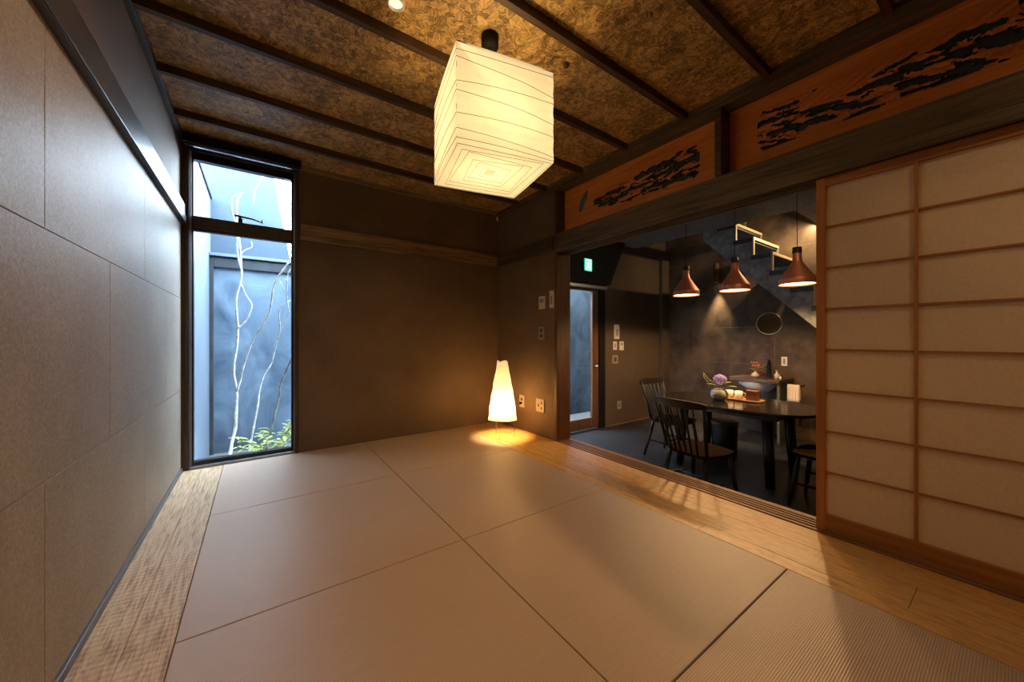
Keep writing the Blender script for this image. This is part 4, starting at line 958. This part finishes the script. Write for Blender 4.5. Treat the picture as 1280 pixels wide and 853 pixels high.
stem([(295.9, 490), (300, 477), (303.8, 460), (314, 430), (325.3, 410.7), (337, 390), (341.3, 362), (346, 348.8), (361, 328), (374, 305)], 4.65, 4.40, 0.013, 0.009)
stem([(317, 255), (318.8, 239), (324.4, 228.8), (328.5, 218.4), (331, 205)], 4.9, 4.95, 0.004, 0.009)
stem([(311.3, 564), (317, 535), (322.5, 505), (324.4, 488), (330, 469), (339.4, 454), (345, 430), (349.7, 412.5), (349.7, 386), (364, 375), (376, 366)], 4.70, 4.50, 0.013, 0.006, root=True)
stem([(348, 420), (355, 405), (361, 390), (359, 375), (359, 347), (363.8, 335.6), (370, 325)], 4.56, 4.46, 0.006, 0.006)
stem([(364, 349), (350, 351.6), (358, 365.6)], 4.46, 4.48, 0.004, 0.004)
stem([(334.7, 559), (342, 525.6), (349.7, 493.8), (350.6, 482.5), (362.8, 452.5), (376, 425)], 4.55, 4.40, 0.014, 0.010, 'bark_dark', True)
stem([(352.5, 555.6), (363.8, 531), (378, 502)], 4.50, 4.42, 0.013, 0.010, 'bark_dark', True)
sr = thing('garden_shrub', 'low yellow-green leafy shrub at the foot of the courtyard tree', 'shrub', (0.12, 4.45, ZF))
bm = MB(); lf = MB()
for k in range(16):
    a = k * 2.4; tip = Vector((0.30 * math.cos(a) * random.uniform(.5, 1.1), 0.20 * math.sin(a) * random.uniform(.5, 1), 0.36 + random.uniform(-0.14, 0.17)))
    mid = tip * 0.5 + Vector((0, 0, 0.10)); bm.tube([(0, 0, 0), mid, tip], 0.004, 5)
    for j in range(14):
        t = 0.35 + 0.65 * j / 13; p = (mid.lerp(tip, (t - 0.35) / 0.65)) if t > 0.4 else mid
        an = random.uniform(0, 2 * PI); l = random.uniform(0.05, 0.10)
        leafmesh(lf, p, p + Vector((l * math.cos(an), l * math.sin(an), random.uniform(-0.02, 0.035))), random.uniform(0.010, 0.018), sag=0.006)
bm.build('stem', 'bark_dark', sr); lf.build('foliage', 'leaf_out', sr)

# ================================================================== LIGHTS
def light(name, kind, loc, power, col, size=0.05, rot=(0, 0, 0), spot=None, blend=0.3, sizey=None, parent=None):
    d = bpy.data.lights.new(name, kind); d.energy = power; d.color = col
    if kind in ('POINT', 'SPOT'): d.shadow_soft_size = size
    if kind == 'SPOT': d.spot_size = math.radians(spot); d.spot_blend = blend
    if kind == 'AREA':
        d.size = size
        if sizey: d.shape = 'RECTANGLE'; d.size_y = sizey
    o = bpy.data.objects.new(name, d); C.objects.link(o); o.location = loc; o.rotation_euler = rot
    return o
WARM = (1.0, 0.62, 0.26)
light('lantern_light', 'POINT', (0.983, 1.59, 2.10), 26, WARM, 0.05)
light('floor_lamp_light', 'POINT', (LX, LY, 0.365), 85, (1.0, 0.60, 0.24), 0.035)
for i, y in enumerate((2.345, 1.80, 1.243)):
    light('pendant_light', 'SPOT', (PX, y, PZ + 0.006), 80, (1.0, 0.60, 0.27), 0.03, (0, 0, 0), 165, 0.25)
light('downlight_light', 'SPOT', (6.05, ydl, 1.955), 260, (1.0, 0.74, 0.42), 0.02, (0, math.radians(6), 0), 56, 0.8)
light('stair_light', 'AREA', (5.70, 1.60, 2.58), 26, (1.0, 0.72, 0.38), 0.8, (math.radians(35), 0, 0), sizey=0.03)
dining_fill = thing('ceiling_or_fill_spotlight', 'added round fill spotlight on the dining room ceiling by the lintel', 'ceiling light', (3.20, 0.55, 2.569), 0, 'small round ceiling spotlights')  # unseen fixture, added to brighten the dining room
MB().lathe([(0.040, -0.0002), (0.040, -0.022), (0.036, -0.026), (0.031, -0.024), (0.030, -0.012)], (0, 0, 0), 28).build('housing', 'ceramic', dining_fill)
MB().lathe([(0.0305, -0.014), (0.001, -0.014)], (0, 0, 0), 28).build('lens', emit('spotlight_or_fill_lens', (1.0, 0.80, 0.5), 1.5), dining_fill)
light('spotlight_or_fill_light', 'SPOT', (3.20, 0.55, 2.54), 16, (1.0, 0.62, 0.30), 0.02, (0, 0, 0), 160, 0.5)  # added fill light for the dining room
for (dx, dy), lb in DL:
    light('spotlight_or_fill_light', 'SPOT', (dx, dy, ZC - 0.03), 62, (1.0, 0.62, 0.30), 0.025, (0, 0, 0), 160, 0.9)  # beyond the first, these spots are added fill light
w = bpy.data.worlds.new('sky'); bpy.context.scene.world = w; w.use_nodes = True
nt = w.node_tree; nt.nodes.clear(); bg = nt.nodes.new('ShaderNodeBackground'); ow = nt.nodes.new('ShaderNodeOutputWorld')
bg.inputs[0].default_value = (0.74, 0.87, 1.0, 1); bg.inputs[1].default_value = 34.0; nt.links.new(bg.outputs[0], ow.inputs[0])

# ================================================================== CAMERA, LOOK
cam = bpy.data.cameras.new('camera'); co = bpy.data.objects.new('camera', cam); C.objects.link(co)
co.location = (0, 0, CH); co.rotation_euler = (PI / 2, 0, -YAW); cam.sensor_width = 36; cam.lens = F / 1280 * 36
cam.shift_y = -3.5 / 1280; cam.clip_start = 0.02; bpy.context.scene.camera = co
sc = bpy.context.scene
sc.view_settings.view_transform = 'Standard'; sc.view_settings.look = 'None'; sc.view_settings.gamma = 1; sc.view_settings.exposure = 0.0
sc.view_settings.use_curve_mapping = False
try:
    sc.cycles.use_denoising = True; sc.cycles.denoiser = 'OPENIMAGEDENOISE'; sc.cycles.max_bounces = 10; sc.cycles.diffuse_bounces = 6
    sc.cycles.transparent_max_bounces = 12; sc.cycles.sample_clamp_indirect = 8; sc.cycles.caustics_reflective = False; sc.cycles.caustics_refractive = False
except Exception: pass
